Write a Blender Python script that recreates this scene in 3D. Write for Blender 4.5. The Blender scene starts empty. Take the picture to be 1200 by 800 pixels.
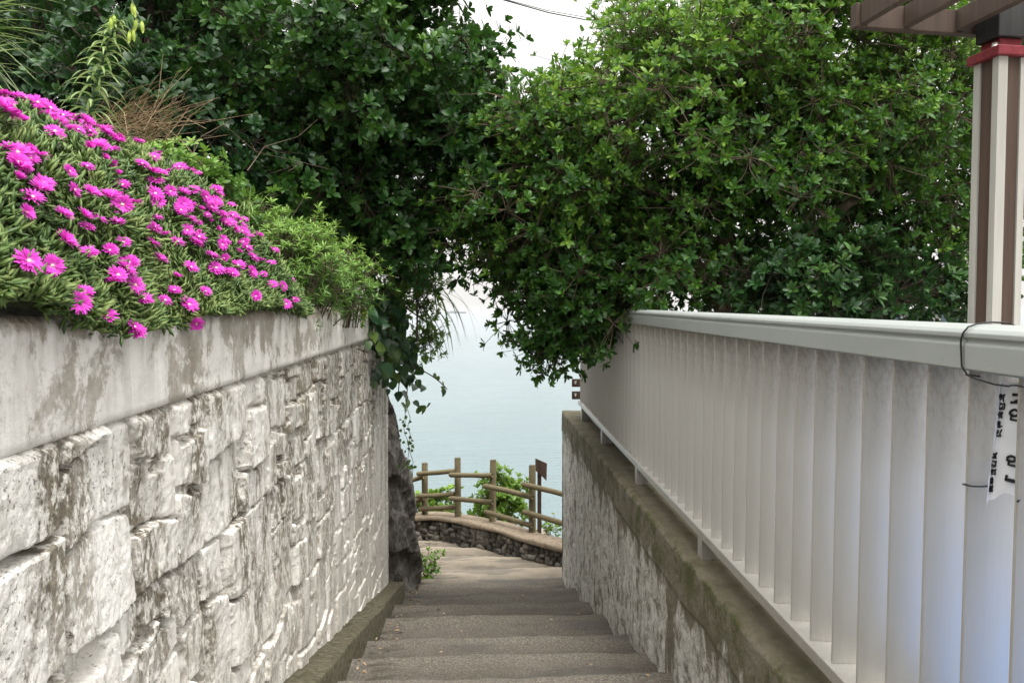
import bpy, math, random
import numpy as np
from mathutils import Vector
R = math.radians
rng = np.random.default_rng(7)
random.seed(7)
scene = bpy.context.scene
col = scene.collection

# ------------------------------------------------------------------ camera
F, VU, VV = 900.0, 558.0, 362.0
YAW, PITCH = math.atan(42 / F), math.atan(38 / F)
cam = bpy.data.cameras.new('camera')
cam.lens = 27; cam.sensor_width = 36; cam.clip_start = 0.05; cam.clip_end = 20000
cam_o = bpy.data.objects.new('camera', cam); col.objects.link(cam_o)
cam_o.location = (0, 0, 0); cam_o.rotation_euler = (R(90) - PITCH, 0, -YAW)
scene.camera = cam_o
_rm = cam_o.rotation_euler.to_matrix()
_rt = np.array(_rm).T
def P(u, v, Y):
    d = _rm @ Vector(((u - 600) / F, (400 - v) / F, -1))
    return np.array(d * (Y / d.y))
def proj(p):
    q = np.asarray(p) @ np.array(_rm)          # world -> camera
    return 600 + F * q[..., 0] / -q[..., 2], 400 - F * q[..., 1] / -q[..., 2]

# ------------------------------------------------------------------ numpy noise
def _h(ix, iy, s):
    n = (ix.astype(np.int64) * 374761393 + iy.astype(np.int64) * 668265263 + s * 982451653) & 0x7fffffff
    n = ((n ^ (n >> 13)) * 1274126177) & 0x7fffffff
    return ((n ^ (n >> 16)) & 0xffff) / 65535.0
def vn(x, y, s=0):
    x = np.asarray(x, float); y = np.asarray(y, float)
    ix = np.floor(x); iy = np.floor(y); fx = x - ix; fy = y - iy
    fx = fx * fx * (3 - 2 * fx); fy = fy * fy * (3 - 2 * fy)
    a = _h(ix, iy, s); b = _h(ix + 1, iy, s); c = _h(ix, iy + 1, s); d = _h(ix + 1, iy + 1, s)
    return (a + (b - a) * fx) * (1 - fy) + (c + (d - c) * fx) * fy
def fbm(x, y, s=0, o=4):
    t = 0; a = .5; n = 0
    for k in range(o):
        t = t + a * vn(x * 2 ** k, y * 2 ** k, s + k * 17); n += a; a *= .5
    return t / n - .5
def sst(a, b, x):
    t = np.clip((x - a) / (b - a), 0, 1); return t * t * (3 - 2 * t)

# ------------------------------------------------------------------ objects
def tag(o, label=None, cat=None, group=None, kind=None):
    if label: o['label'] = label
    if cat: o['category'] = cat
    if group: o['group'] = group
    if kind: o['kind'] = kind
    return o
def thing(name, loc, label, cat, group=None, rot=(0, 0, 0)):
    o = bpy.data.objects.new(name, None); col.objects.link(o)
    o.location = [float(c) for c in loc]; o.rotation_euler = rot; o.empty_display_size = .1
    return tag(o, label, cat, group)
class MB:
    def __init__(s): s.v = []; s.f = []; s.mi = []; s.a = []; s.n = 0
    def add(s, verts, faces, mi=0, tint=None):
        verts = np.asarray(verts, float).reshape(-1, 3)
        s.v.append(verts)
        for f in (faces if isinstance(faces, list) else [faces]):
            f = np.asarray(f, np.int64)
            if f.size == 0: continue
            s.f.append(f + s.n); s.mi.append(np.full(len(f), mi, np.int32))
        if tint is None: tint = np.full(len(verts), .5)
        s.a.append(np.broadcast_to(np.asarray(tint, float), (len(verts),)))
        s.n += len(verts)
        return s
    def box(s, lo, hi, mi=0, M=None, off=(0, 0, 0)):
        x0, y0, z0 = lo; x1, y1, z1 = hi
        v = np.array([(x0,y0,z0),(x1,y0,z0),(x1,y1,z0),(x0,y1,z0),(x0,y0,z1),(x1,y0,z1),(x1,y1,z1),(x0,y1,z1)], float)
        if M is not None: v = v @ np.asarray(M).T
        v = v + np.asarray(off)
        return s.add(v, np.array([(0,3,2,1),(4,5,6,7),(0,1,5,4),(1,2,6,5),(2,3,7,6),(3,0,4,7)]), mi)
    def tube(s, pts, rad, n=6, mi=0, tint=None, cap=True, wob=0):
        pts = np.asarray(pts, float); k = len(pts)
        rad = np.broadcast_to(np.asarray(rad, float), (k,))
        t = np.gradient(pts, axis=0); t /= np.linalg.norm(t, axis=1)[:, None] + 1e-9
        ref = np.array([0, 0, 1.]) if abs(t[0][2]) < .9 else np.array([1., 0, 0])
        a = np.cross(t, ref); a /= np.linalg.norm(a, axis=1)[:, None] + 1e-9
        b = np.cross(t, a)
        an = np.arange(n) * 2 * np.pi / n
        rr = rad[:, None] * (1 + (wob * rng.normal(size=(k, n)) if wob else 0))
        v = pts[:, None] + rr[..., None] * (a[:, None] * np.cos(an)[None, :, None] + b[:, None] * np.sin(an)[None, :, None])
        i = np.arange(k - 1)[:, None] * n + np.arange(n)[None]
        j = np.arange(k - 1)[:, None] * n + (np.arange(n)[None] + 1) % n
        q = np.stack([i, j, j + n, i + n], -1).reshape(-1, 4)
        fs = [q]; v = v.reshape(-1, 3)
        if cap:
            fs.append(np.array([list(range(n))])); fs.append(np.array([list(range((k - 1) * n, k * n))[::-1]]))
        return s.add(v, fs, mi, tint)
    def mesh(s, name, mats, off=(0, 0, 0), smooth=True):
        V = np.concatenate(s.v) - np.asarray(off, float)
        me = bpy.data.meshes.new(name)
        me.vertices.add(len(V)); me.vertices.foreach_set('co', V.ravel())
        ln = np.concatenate([np.full(len(f), f.shape[1]) for f in s.f])
        lp = np.concatenate([f.ravel() for f in s.f])
        me.loops.add(len(lp)); me.loops.foreach_set('vertex_index', lp.astype(np.int32))
        me.polygons.add(len(ln))
        me.polygons.foreach_set('loop_start', (np.cumsum(ln) - ln).astype(np.int32))
        me.polygons.foreach_set('material_index', np.concatenate(s.mi))
        me.polygons.foreach_set('use_smooth', np.full(len(ln), smooth))
        at = me.attributes.new('tint', 'FLOAT', 'POINT'); at.data.foreach_set('value', np.concatenate(s.a).astype(np.float32))
        for m in (mats if isinstance(mats, (list, tuple)) else [mats]): me.materials.append(m)
        me.update(calc_edges=True); me.validate()
        return me
    def build(s, name, mats, parent=None, smooth=False, local=False, bevel=0):
        off = (0, 0, 0) if (parent is None or local) else world_loc(parent)
        o = bpy.data.objects.new(name, s.mesh(name, mats, (0, 0, 0), smooth)); col.objects.link(o)
        if parent is not None: o.parent = parent; o.location = [-float(c) for c in off]
        if bevel:
            m = o.modifiers.new('bevel', 'BEVEL'); m.width = bevel; m.segments = 2; m.limit_method = 'ANGLE'
        return o
def world_loc(o):
    l = np.zeros(3)
    while o is not None: l = l + np.array(o.location); o = o.parent
    return l
def grid_faces(nr, nc, keep=None):
    i = np.arange(nr - 1)[:, None] * nc + np.arange(nc - 1)[None]
    q = np.stack([i, i + 1, i + nc + 1, i + nc], -1)
    if keep is not None: return q[keep]
    return q.reshape(-1, 4)

# ------------------------------------------------------------------ materials
class Mat:
    def __init__(s, name, rough=.8, color=(.5, .5, .5), metal=0, spec=.5):
        s.m = bpy.data.materials.new(name); s.m.use_nodes = True
        s.nt = s.m.node_tree; s.b = s.nt.nodes['Principled BSDF']; s.o = s.nt.nodes['Material Output']
        s.b.inputs['Roughness'].default_value = rough; s.b.inputs['Metallic'].default_value = metal
        s.b.inputs['Specular IOR Level'].default_value = spec
        s.b.inputs['Base Color'].default_value = (*color, 1)
        s._c = None
    def n(s, t, **kw):
        nd = s.nt.nodes.new(t)
        for k, v in kw.items(): setattr(nd, k, v)
        return nd
    def link(s, a, b): s.nt.links.new(a, b)
    def set(s, sock, v):
        if isinstance(v, bpy.types.NodeSocket): s.link(v, sock)
        elif isinstance(v, tuple) and len(v) == 3 and sock.type == 'RGBA': sock.default_value = (*v, 1)
        else: sock.default_value = v
    def coord(s, scale=(1, 1, 1), loc=(0, 0, 0)):
        if s._c is None: s._c = s.n('ShaderNodeTexCoord').outputs['Object']
        mp = s.n('ShaderNodeMapping'); s.link(s._c, mp.inputs[0])
        mp.inputs['Scale'].default_value = scale; mp.inputs['Location'].default_value = loc
        return mp.outputs[0]
    def noise(s, scale=1, stretch=(1, 1, 1), detail=5, rough=.6, loc=(0, 0, 0), dist=0):
        nd = s.n('ShaderNodeTexNoise'); s.link(s.coord(stretch, loc), nd.inputs['Vector'])
        nd.inputs['Scale'].default_value = scale; nd.inputs['Detail'].default_value = detail
        nd.inputs['Roughness'].default_value = rough; nd.inputs['Distortion'].default_value = dist
        return nd.outputs['Fac']
    def voro(s, scale=1, stretch=(1, 1, 1), feature='F1', out='Distance', rand=1):
        nd = s.n('ShaderNodeTexVoronoi', feature=feature); s.link(s.coord(stretch), nd.inputs['Vector'])
        nd.inputs['Scale'].default_value = scale; nd.inputs['Randomness'].default_value = rand
        return nd.outputs[out]
    def ramp(s, fac, *stops):
        nd = s.n('ShaderNodeValToRGB'); s.link(fac, nd.inputs[0]); e = nd.color_ramp.elements
        while len(e) < len(stops): e.new(.5)
        for el, (p, c) in zip(e, stops):
            el.position = p; el.color = (c, c, c, 1) if not isinstance(c, tuple) else (*c, 1)
        return nd.outputs[0]
    def mix(s, fac, a, b, mode='MIX'):
        nd = s.n('ShaderNodeMix', data_type='RGBA', blend_type=mode)
        s.set(nd.inputs[0], fac); s.set(nd.inputs[6], a); s.set(nd.inputs[7], b)
        return nd.outputs[2]
    def math(s, op, a, b=0, c=0):
        nd = s.n('ShaderNodeMath', operation=op); s.set(nd.inputs[0], a); s.set(nd.inputs[1], b)
        return nd.outputs[0]
    def sep(s, axis):
        if s._c is None: s._c = s.n('ShaderNodeTexCoord').outputs['Object']
        nd = s.n('ShaderNodeSeparateXYZ'); s.link(s._c, nd.inputs[0]); return nd.outputs[axis]
    def mr(s, v, a, b, c=0., d=1.):
        nd = s.n('ShaderNodeMapRange'); s.set(nd.inputs[0], v)
        for i, x in enumerate((a, b, c, d)): nd.inputs[i + 1].default_value = x
        return nd.outputs[0]
    def attr(s, name='tint'):
        return s.n('ShaderNodeAttribute', attribute_name=name).outputs['Fac']
    def color(s, c): s.set(s.b.inputs['Base Color'], c); return s
    def roughness(s, c): s.set(s.b.inputs['Roughness'], c); return s
    def bump(s, h, strength=.5, dist=.01):
        nd = s.n('ShaderNodeBump'); nd.inputs['Strength'].default_value = strength; nd.inputs['Distance'].default_value = dist
        s.link(h, nd.inputs['Height'])
        if s.b.inputs['Normal'].links: s.link(s.b.inputs['Normal'].links[0].from_socket, nd.inputs['Normal'])
        s.link(nd.outputs[0], s.b.inputs['Normal']); return s

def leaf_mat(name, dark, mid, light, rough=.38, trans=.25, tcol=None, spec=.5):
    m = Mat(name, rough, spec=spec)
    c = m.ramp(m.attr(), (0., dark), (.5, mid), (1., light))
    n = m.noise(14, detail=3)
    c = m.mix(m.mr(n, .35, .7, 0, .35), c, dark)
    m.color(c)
    m.bump(m.noise(160, detail=2), .25, .002)
    tr = m.n('ShaderNodeBsdfTranslucent'); m.set(tr.inputs[0], m.mix(.5, c, tcol or light))
    mx = m.n('ShaderNodeMixShader'); mx.inputs[0].default_value = trans
    m.link(m.b.outputs[0], mx.inputs[1]); m.link(tr.outputs[0], mx.inputs[2]); m.link(mx.outputs[0], m.o.inputs[0])
    return m.m

def m_masonry():
    m = Mat('limewashed_stone', .92, spec=.2)
    white = m.mix(m.noise(2.2), (.70, .675, .63), (.85, .835, .80))
    patch = m.noise(2.6, (1, 1.5, .55), 6, .62)                       # where lichen gathers
    pat = m.ramp(patch, (.43, 0.), (.55, 1.))
    fine = m.noise(34, (1, 1, .6), 7, .72)
    fm = m.ramp(fine, (.44, 0.), (.52, 1.))
    pat = m.math('MULTIPLY', pat, m.mr(m.math('ADD', m.sep(2), m.mr(m.noise(2), 0, 1, -.3, .3)), -2.3, -1.0, .25, 1.)); lich = m.math('MULTIPLY', pat, fm)
    dirt = m.ramp(m.noise(52, detail=5), (.35, (.055, .045, .03)), (.55, (.17, .145, .105)), (.72, (.33, .295, .235)))
    c = m.mix(m.math('MULTIPLY', pat, .28), white, (.50, .46, .38)); c = m.mix(m.math('MULTIPLY', lich, .95), c, dirt)
    sp = m.ramp(m.noise(85, detail=4, rough=.7), (.62, 0.), (.68, 1.))  # fine speckle all over
    c = m.mix(m.math('MULTIPLY', sp, .75), c, (.15, .125, .09))
    st = m.ramp(m.noise(9, (1, 1, .09), 5), (.52, 0.), (.62, 1.))       # run-off streaks
    c = m.mix(m.math('MULTIPLY', m.math('MULTIPLY', st, fm), .6), c, (.24, .21, .16))
    mo = m.ramp(m.noise(5, detail=5, loc=(3, 3, 3)), (.66, 0.), (.74, 1.))
    c = m.mix(m.math('MULTIPLY', m.math('MULTIPLY', mo, fm), .7), c, (.12, .15, .05))
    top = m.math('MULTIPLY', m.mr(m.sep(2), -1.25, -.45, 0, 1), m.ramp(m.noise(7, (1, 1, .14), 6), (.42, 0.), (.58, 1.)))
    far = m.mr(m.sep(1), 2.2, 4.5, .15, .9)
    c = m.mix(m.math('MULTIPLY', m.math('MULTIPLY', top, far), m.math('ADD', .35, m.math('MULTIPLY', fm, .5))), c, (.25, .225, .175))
    bk = m.math('MULTIPLY', m.ramp(m.noise(70, detail=6, rough=.8), (.56, 0.), (.60, 1.)), m.ramp(m.noise(4.5, detail=5, loc=(7, 2, 5)), (.46, 0.), (.58, 1.)))
    c = m.mix(m.math('MULTIPLY', bk, .85), c, (.045, .038, .026))
    warm = m.math('MULTIPLY', m.mr(m.sep(2), -.9, -2.2, 0, .45), m.noise(3))
    c = m.mix(warm, c, (.80, .70, .58))
    m.color(c)
    m.bump(m.noise(26, detail=7, rough=.7), .45, .008); m.bump(m.noise(150, detail=4), .4, .003)
    return m.m
def m_coping():
    m = Mat('peeling_limewash_coping', .9, spec=.2)
    white = m.mix(m.noise(3), (.70, .675, .63), (.85, .83, .80))
    bare = m.mix(m.noise(45, detail=7, rough=.75), (.13, .11, .082), (.40, .36, .295))
    p = m.noise(3.6, (1, 1.2, .95), 9, .72, dist=.3)
    g = m.math('ADD', p, m.mr(m.sep(2), -.32, -.02, -.075, .055))
    k = m.ramp(g, (.50, 0.), (.55, 1.))
    c = m.mix(m.math('MULTIPLY', k, m.mr(m.noise(9, detail=6), .3, .7, .45, 1.)), white, bare)
    f = m.ramp(m.noise(48, detail=6, rough=.7), (.5, 0.), (.6, 1.))
    halo = m.math('MULTIPLY', m.ramp(g, (.42, 0.), (.52, 1.)), f)
    c = m.mix(m.math('MULTIPLY', halo, .6), c, (.34, .30, .24))
    st = m.math('MULTIPLY', m.ramp(m.noise(13, (1, 1, .1), 6), (.5, 0.), (.62, 1.)), m.mr(m.sep(2), -.34, -.02, .25, .8))
    c = m.mix(m.math('MULTIPLY', st, .55), c, (.27, .24, .19))
    tp = m.mr(m.math('ADD', m.sep(2), m.mr(m.noise(16, detail=5), 0, 1, -.03, .03)), -.055, -.02, 0, 1)
    c = m.mix(m.math('MULTIPLY', tp, .85), c, m.mix(m.ramp(m.noise(55, detail=7, rough=.8), (.4, 0.), (.6, 1.)), (.085, .07, .045), (.40, .35, .27)))
    m.color(c); m.bump(m.noise(40, detail=6), .5, .006); m.bump(m.noise(160, detail=3), .3, .002); m.bump(k, -.3, .003)
    return m.m
def m_rightwall():
    m = Mat('mossy_concrete', .93, spec=.2)
    white = m.mix(m.noise(12, detail=6, rough=.7), (.45, .435, .40), (.76, .745, .71))
    conc = m.mix(m.noise(50, detail=7, rough=.78), (.075, .065, .045), (.31, .28, .22))
    z = m.sep(2)
    n1 = m.noise(5, (1, 1, .35), 7, .68)
    g = m.math('ADD', n1, m.mr(z, -1.75, -1.42, -.07, .26))
    c = m.mix(m.ramp(g, (.50, 0.), (.57, 1.)), white, conc)
    st = m.ramp(m.noise(16, (1, 1, .10), 6), (.48, 0.), (.62, 1.))
    bl = m.ramp(m.noise(8, (1, 1, .8), 8, .75, dist=.6), (.52, 0.), (.58, 1.))
    c = m.mix(m.math('MULTIPLY', bl, .75), c, m.mix(m.noise(60, detail=5), (.07, .06, .04), (.27, .24, .18)))
    c = m.mix(m.math('MULTIPLY', st, .35), c, (.19, .17, .125))
    fl = m.ramp(m.noise(60, (1, 1, .5), 6, .75), (.55, 0.), (.63, 1.))
    c = m.mix(m.math('MULTIPLY', fl, .75), c, (.08, .068, .045))
    mo = m.math('MULTIPLY', m.ramp(m.noise(6, detail=7, rough=.7, loc=(9, 1, 2)), (.44, 0.), (.6, 1.)), m.mr(z, -1.95, -1.35, .0, .9))
    c = m.mix(mo, c, m.mix(m.noise(50), (.025, .030, .010), (.105, .115, .036)))
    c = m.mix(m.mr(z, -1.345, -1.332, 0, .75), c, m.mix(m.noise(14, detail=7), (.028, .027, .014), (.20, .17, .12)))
    m.color(c); m.bump(m.noise(30, detail=7), .9, .012); m.bump(bl, -.5, .008); m.bump(m.noise(18, (1, 1, .3), 5), .25, .01)
    return m.m
def m_steps():
    m = Mat('worn_concrete_steps', .95, spec=.15)
    c = m.ramp(m.noise(70, detail=8, rough=.85), (.36, (.036, .032, .027)), (.5, (.165, .147, .122)), (.64, (.35, .315, .265)))
    c = m.mix(m.ramp(m.noise(2.4, detail=5), (.4, 0.), (.65, .35)), c, (.145, .128, .104))
    c = m.mix(m.ramp(m.noise(130, detail=3), (.53, 0.), (.60, .8)), c, (.055, .048, .038))
    pale = m.mr(m.math('ADD', m.sep(1), m.mr(m.noise(3), 0, 1, -.3, .3)), 9.7, 10.3, 0, .8)
    c = m.mix(pale, c, m.mix(m.noise(60, detail=6, rough=.7), (.28, .235, .175), (.44, .38, .30)))
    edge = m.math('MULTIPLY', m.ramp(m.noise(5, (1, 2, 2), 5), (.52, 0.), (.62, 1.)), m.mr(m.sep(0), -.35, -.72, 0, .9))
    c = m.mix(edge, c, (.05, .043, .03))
    dk = m.ramp(m.noise(1.7, (.6, 2.2, 1), 4, loc=(4, 1, 0)), (.54, 0.), (.62, .55))
    c = m.mix(dk, c, (.085, .083, .08))
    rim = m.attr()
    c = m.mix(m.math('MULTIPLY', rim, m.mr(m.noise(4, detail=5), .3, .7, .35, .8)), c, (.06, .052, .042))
    m.color(c); m.bump(m.noise(60, detail=6), .7, .008); m.bump(m.noise(190, detail=3), .5, .003)
    return m.m
def m_simple(name, a, b, scale=20, stretch=(1, 1, 1), rough=.8, bump=.4, bd=.004, spec=.4, metal=0, detail=6):
    m = Mat(name, rough, metal=metal, spec=spec)
    n = m.noise(scale, stretch, detail, .65)
    m.color(m.ramp(n, (.3, a), (.7, b)))
    if bump: m.bump(m.noise(scale * 2, stretch, detail), bump, bd)
    return m
def m_alu():
    m = Mat('weathered_aluminium', .42, metal=.6, spec=.5)
    base = m.mix(m.noise(3, (6, 6, .25), 4), (.42, .41, .385), (.53, .52, .495))
    z = m.sep(2)
    spk = m.ramp(m.noise(90, (1, 1, .35), 7, .8), (.44, 0.), (.70, 1.))
    d = m.math('MULTIPLY', m.mr(z, -.50, -.17, 0, 1.), m.math('ADD', m.mr(m.noise(9, (2, 2, .3)), .3, .7, .1, .5), m.math('MULTIPLY', spk, .6)))
    c = m.mix(d, base, (.20, .17, .135))
    st = m.ramp(m.noise(28, (4, 4, .07), 4), (.56, 0.), (.7, 1.))
    c = m.mix(m.math('MULTIPLY', st, .25), c, (.42, .40, .36))
    lo = m.math('MULTIPLY', m.mr(z, -1.12, -1.2, 0, .5), spk)
    c = m.mix(lo, c, (.33, .28, .21))
    m.color(c)
    m.roughness(m.mr(m.noise(40, (3, 3, .2)), .3, .7, .34, .52))
    m.bump(m.noise(90, (2, 2, .03), 3), .12, .001)
    return m.m
def m_rail():
    m = Mat('painted_grey_rail', .45, spec=.5)
    c = m.mix(m.noise(6, (1, .4, 1), 5), (.27, .295, .28), (.37, .39, .375))
    c = m.mix(m.ramp(m.noise(55, detail=6, rough=.75), (.57, 0.), (.7, .5)), c, (.26, .26, .235))
    m.color(c); m.bump(m.noise(80), .1, .001); return m.m
def m_log():
    m = Mat('weathered_log', .85, spec=.3)
    c = m.mix(m.noise(9, detail=6), (.075, .06, .035), (.23, .18, .105))
    c = m.mix(m.ramp(m.noise(40, (1, 1, .25), 5), (.45, 0.), (.65, .7)), c, (.16, .155, .075))
    m.color(c); m.bump(m.noise(60, (1, 1, .3), 5), .6, .004); return m.m
def m_stonewall():
    m = Mat('dry_stone', .9, spec=.25)
    c = m.ramp(m.attr(), (0., (.045, .042, .038)), (.5, (.13, .12, .105)), (1., (.27, .25, .215)))
    c = m.mix(m.ramp(m.noise(25, detail=6), (.4, 0.), (.7, .7)), c, (.05, .042, .032))
    m.color(c); m.bump(m.noise(30, detail=6), .9, .012); return m.m
def m_rock():
    m = Mat('dark_rock', .88, spec=.3)
    c = m.ramp(m.noise(9, (1, 1, .6), 8, .78, dist=.8), (.34, (.03, .026, .024)), (.48, (.14, .125, .113)), (.62, (.27, .255, .225)))
    c = m.mix(m.ramp(m.noise(18, detail=6), (.5, 0.), (.65, .6)), c, (.065, .05, .04))
    m.color(c); m.bump(m.noise(13, (1, 1, .6), 8, .7), 1., .05); m.bump(m.noise(45, detail=5), .7, .012); return m.m
def m_soil():
    m = Mat('hillside_soil', .95, spec=.1)
    c = m.mix(m.noise(12, detail=6), (.03, .026, .015), (.10, .08, .05))
    c = m.mix(m.ramp(m.noise(2, detail=5), (.4, 0.), (.6, .7)), c, (.035, .055, .02))
    m.color(c); m.bump(m.noise(30, detail=6), 1, .02); return m.m
def m_terrace():
    m = Mat('terrace_floor', .6, spec=.4)
    base = m.mix(m.noise(14, detail=6), (.24, .23, .215), (.36, .35, .33))
    k = m.math('MULTIPLY', m.mr(m.sep(1), 1.72, 1.73, 1, 0), m.math('MULTIPLY', m.mr(m.sep(1), .35, .36, 0, 1), m.mr(m.sep(0), 2.3, 2.31, 1, 0)))
    reflect_blue = m.mix(m.noise(10, detail=6), (.04, .22, .72), (.07, .29, .80))  # unseen blue patch, added to tint what the near louvres reflect
    m.color(m.mix(k, base, reflect_blue)); m.bump(m.noise(50), .3, .003); return m.m
def m_sea():
    m = Mat('sea_water', .22, spec=.5)
    m.b.inputs['IOR'].default_value = 1.33
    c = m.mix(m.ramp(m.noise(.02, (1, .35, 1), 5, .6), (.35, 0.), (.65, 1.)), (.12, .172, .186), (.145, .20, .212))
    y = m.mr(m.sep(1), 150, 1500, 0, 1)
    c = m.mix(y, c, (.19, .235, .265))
    m.color(c)
    m.bump(m.noise(.35, (.55, 1.6, 1), 6, .65), .55, .8); m.bump(m.noise(.045, (.4, 1.6, 1), 4, .6), .4, 4.)
    return m.m
def m_bark(name, a, b):
    return m_simple(name, a, b, 14, (1, 1, .35), .9, .9, .015, .2).m
def m_wood(name, a, b, rough=.7):
    return m_simple(name, a, b, 16, (1, 1, .06), rough, .3, .002, .35).m

M = dict(
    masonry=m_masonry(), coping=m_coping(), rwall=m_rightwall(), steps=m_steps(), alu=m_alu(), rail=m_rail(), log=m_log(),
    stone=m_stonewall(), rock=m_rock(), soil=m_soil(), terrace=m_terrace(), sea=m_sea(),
    kerb=m_simple('mossy_kerb', (.035, .036, .018), (.17, .15, .105), 26, rough=.95, spec=.15, bump=.8, bd=.008).m,
    cap=m_simple('cap_concrete', (.17, .135, .10), (.36, .29, .215), 18, rough=.95, spec=.15, bump=.5).m,
    bark=m_bark('bark', (.05, .038, .026), (.17, .13, .095)), bark_dark=m_bark('dark_bark', (.02, .016, .012), (.09, .07, .05)),
    dry=m_simple('dry_straw', (.17, .11, .06), (.46, .35, .21), 30, rough=.9, bump=0).m,
    leaf_r=leaf_mat('broad_leaf', (.012, .048, .009), (.062, .165, .020), (.30, .46, .055), .44, .26, (.20, .42, .03), .3),
    leaf_l=leaf_mat('evergreen_leaf', (.009, .036, .009), (.036, .105, .019), (.15, .28, .045), .42, .2, (.12, .30, .03), .3),
    leaf_d=leaf_mat('dark_shrub_leaf', (.008, .030, .010), (.027, .080, .020), (.09, .19, .04), .42, .14, (.08, .2, .03), .3),
    leaf_b=leaf_mat('pale_leaf', (.06, .13, .02), (.14, .26, .035), (.28, .44, .07), .45, .35, (.35, .5, .08)),
    leaf_v=leaf_mat('vine_leaf', (.014, .05, .022), (.03, .095, .03), (.20, .30, .04), .42, .2, (.12, .28, .04)),
    leaf_w=leaf_mat('weed_leaf', (.05, .13, .02), (.13, .27, .04), (.26, .42, .07), .5, .3, (.2, .35, .06)),
    blade=leaf_mat('blade_leaf', (.10, .19, .05), (.26, .38, .12), (.48, .58, .26), .45, .25),
    ice=leaf_mat('ice_plant_leaf', (.024, .062, .012), (.088, .165, .032), (.28, .36, .11), .5, .12),
    petal=None, wire=m_simple('black_wire', (.012, .012, .013), (.03, .03, .03), 30, rough=.5, bump=0).m,
    wood=m_wood('brown_timber', (.05, .034, .026), (.105, .072, .053)), wood_d=m_wood('blackened_timber', (.010, .011, .014), (.045, .042, .04)),
    slat_b=m_wood('brown_slat', (.055, .034, .025), (.10, .064, .046)), slat_w=m_wood('cream_slat', (.37, .36, .325), (.49, .475, .43)),
    red=m_simple('red_paint', (.15, .016, .024), (.26, .034, .044), 25, rough=.6).m,
    sign=m_wood('sign_wood', (.035, .022, .016), (.10, .062, .045)),
    white=m_simple('white_render', (.62, .62, .61), (.78, .78, .77), 3, rough=.8, bump=.1).m,
    glass=m_simple('window_glass', (.10, .16, .2), (.2, .28, .33), 2, rough=.1, bump=0).m,
    ship=m_simple('ship_hull', (.10, .12, .15), (.16, .18, .21), .05, rough=.6, bump=0).m,
    ships=m_simple('ship_house', (.5, .5, .5), (.6, .6, .6), .05, rough=.6, bump=0).m,
    ink=m_simple('black_ink', (.008, .008, .01), (.02, .02, .025), 30, rough=.7, bump=0).m,
    bud=m_simple('lily_bud_skin', (.28, .42, .05), (.50, .58, .12), 40, rough=.4, bump=0).m,
)
def m_petal():
    m = Mat('magenta_petal', .5, spec=.3)
    c = m.ramp(m.attr(), (0., (.70, .38, .62)), (.25, (.64, .035, .48)), (1., (.84, .10, .68)))
    m.color(c)
    tr = m.n('ShaderNodeBsdfTranslucent'); m.set(tr.inputs[0], (.75, .06, .55))
    mx = m.n('ShaderNodeMixShader'); mx.inputs[0].default_value = .3
    m.link(m.b.outputs[0], mx.inputs[1]); m.link(tr.outputs[0], mx.inputs[2]); m.link(mx.outputs[0], m.o.inputs[0])
    return m.m
M['petal'] = m_petal()
M['centre'] = m_simple('flower_centre', (.70, .55, .35), (.85, .78, .62), 300, rough=.8, bump=0).m
def m_paper():
    m = Mat('laminated_paper', .3, spec=.5)
    m.color(m.mix(m.noise(18, detail=4), (.74, .76, .80), (.86, .87, .89))); m.bump(m.noise(14, detail=3), .4, .01); return m.m
M['paper'] = m_paper()

# ------------------------------------------------------------------ terrain, sea
GX, GS = -1.04, -.249                          # stair pitch line z = GX + GS*y
def corridor(y):
    return np.where(y < 1.9, -1.75, np.where(y < 10, GX + GS * y - .45, -4.35))
xs = np.unique(np.concatenate([-np.geomspace(1.6, 90, 26), [-1.5, -1.4, -1.3, -1.2, -1.15, -1.1], np.linspace(-1.05, 1.2, 8), [1.3, 1.34, 1.45, 1.7, 2], np.geomspace(2.5, 90, 18)]))
ys = np.unique(np.concatenate([-np.geomspace(.5, 80, 14), np.linspace(0, 14, 57), np.geomspace(14.5, 70, 22)]))
XX, YY = np.meshgrid(xs, ys)
hl = -.10 + .30 * np.clip(-XX - 1.5, 0, 14) + .12 * fbm(XX * .9, YY * .9, 3)
hl = hl + .25 * np.clip(-YY, 0, 10) * .3
cz = corridor(YY)
kl = sst(8.9, 11.5, YY + .15 * np.clip(XX + 1, -20, 0))
hl = hl * (1 - kl) + np.minimum(hl, -4.4 - 0.02 * XX) * kl
rt = np.where(YY < 9.9, -1.42, -1.42 - 3.3 * sst(9.9, 10.6, YY))
Z = np.where(XX <= -1.15, hl, np.where(XX >= 1.34, rt, cz))
drop = np.clip(YY - 13.9, 0, None)
Z = Z - np.where(drop > 0, np.minimum(drop * 1.7, 31), 0) + .25 * fbm(XX * .6, YY * .6, 9) * (YY > 14)
Z = np.maximum(Z, -33)
g = MB().add(np.stack([XX, YY, Z], -1), grid_faces(len(ys), len(xs)))
tag(g.build('ground', M['soil'], smooth=True), kind='structure')
# the sea: a disc whose rim is the horizon
rr = np.concatenate([[0], np.geomspace(20, 6200, 40)]); aa = np.linspace(0, 2 * np.pi, 97)
RR, AA = np.meshgrid(rr, aa)
s = MB().add(np.stack([RR * np.sin(AA), RR * np.cos(AA), np.full_like(RR, -30.)], -1), grid_faces(len(aa), len(rr))[:, ::-1])
tag(s.build('sea', M['sea'], smooth=True), kind='structure')

# unseen terrace floor behind the fence, set high to block light under the rail
t = MB().box((1.37, -6, -1.41), (9, 9.59, -1.185))
tag(t.build('terrace', M['terrace']), kind='structure')

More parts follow.
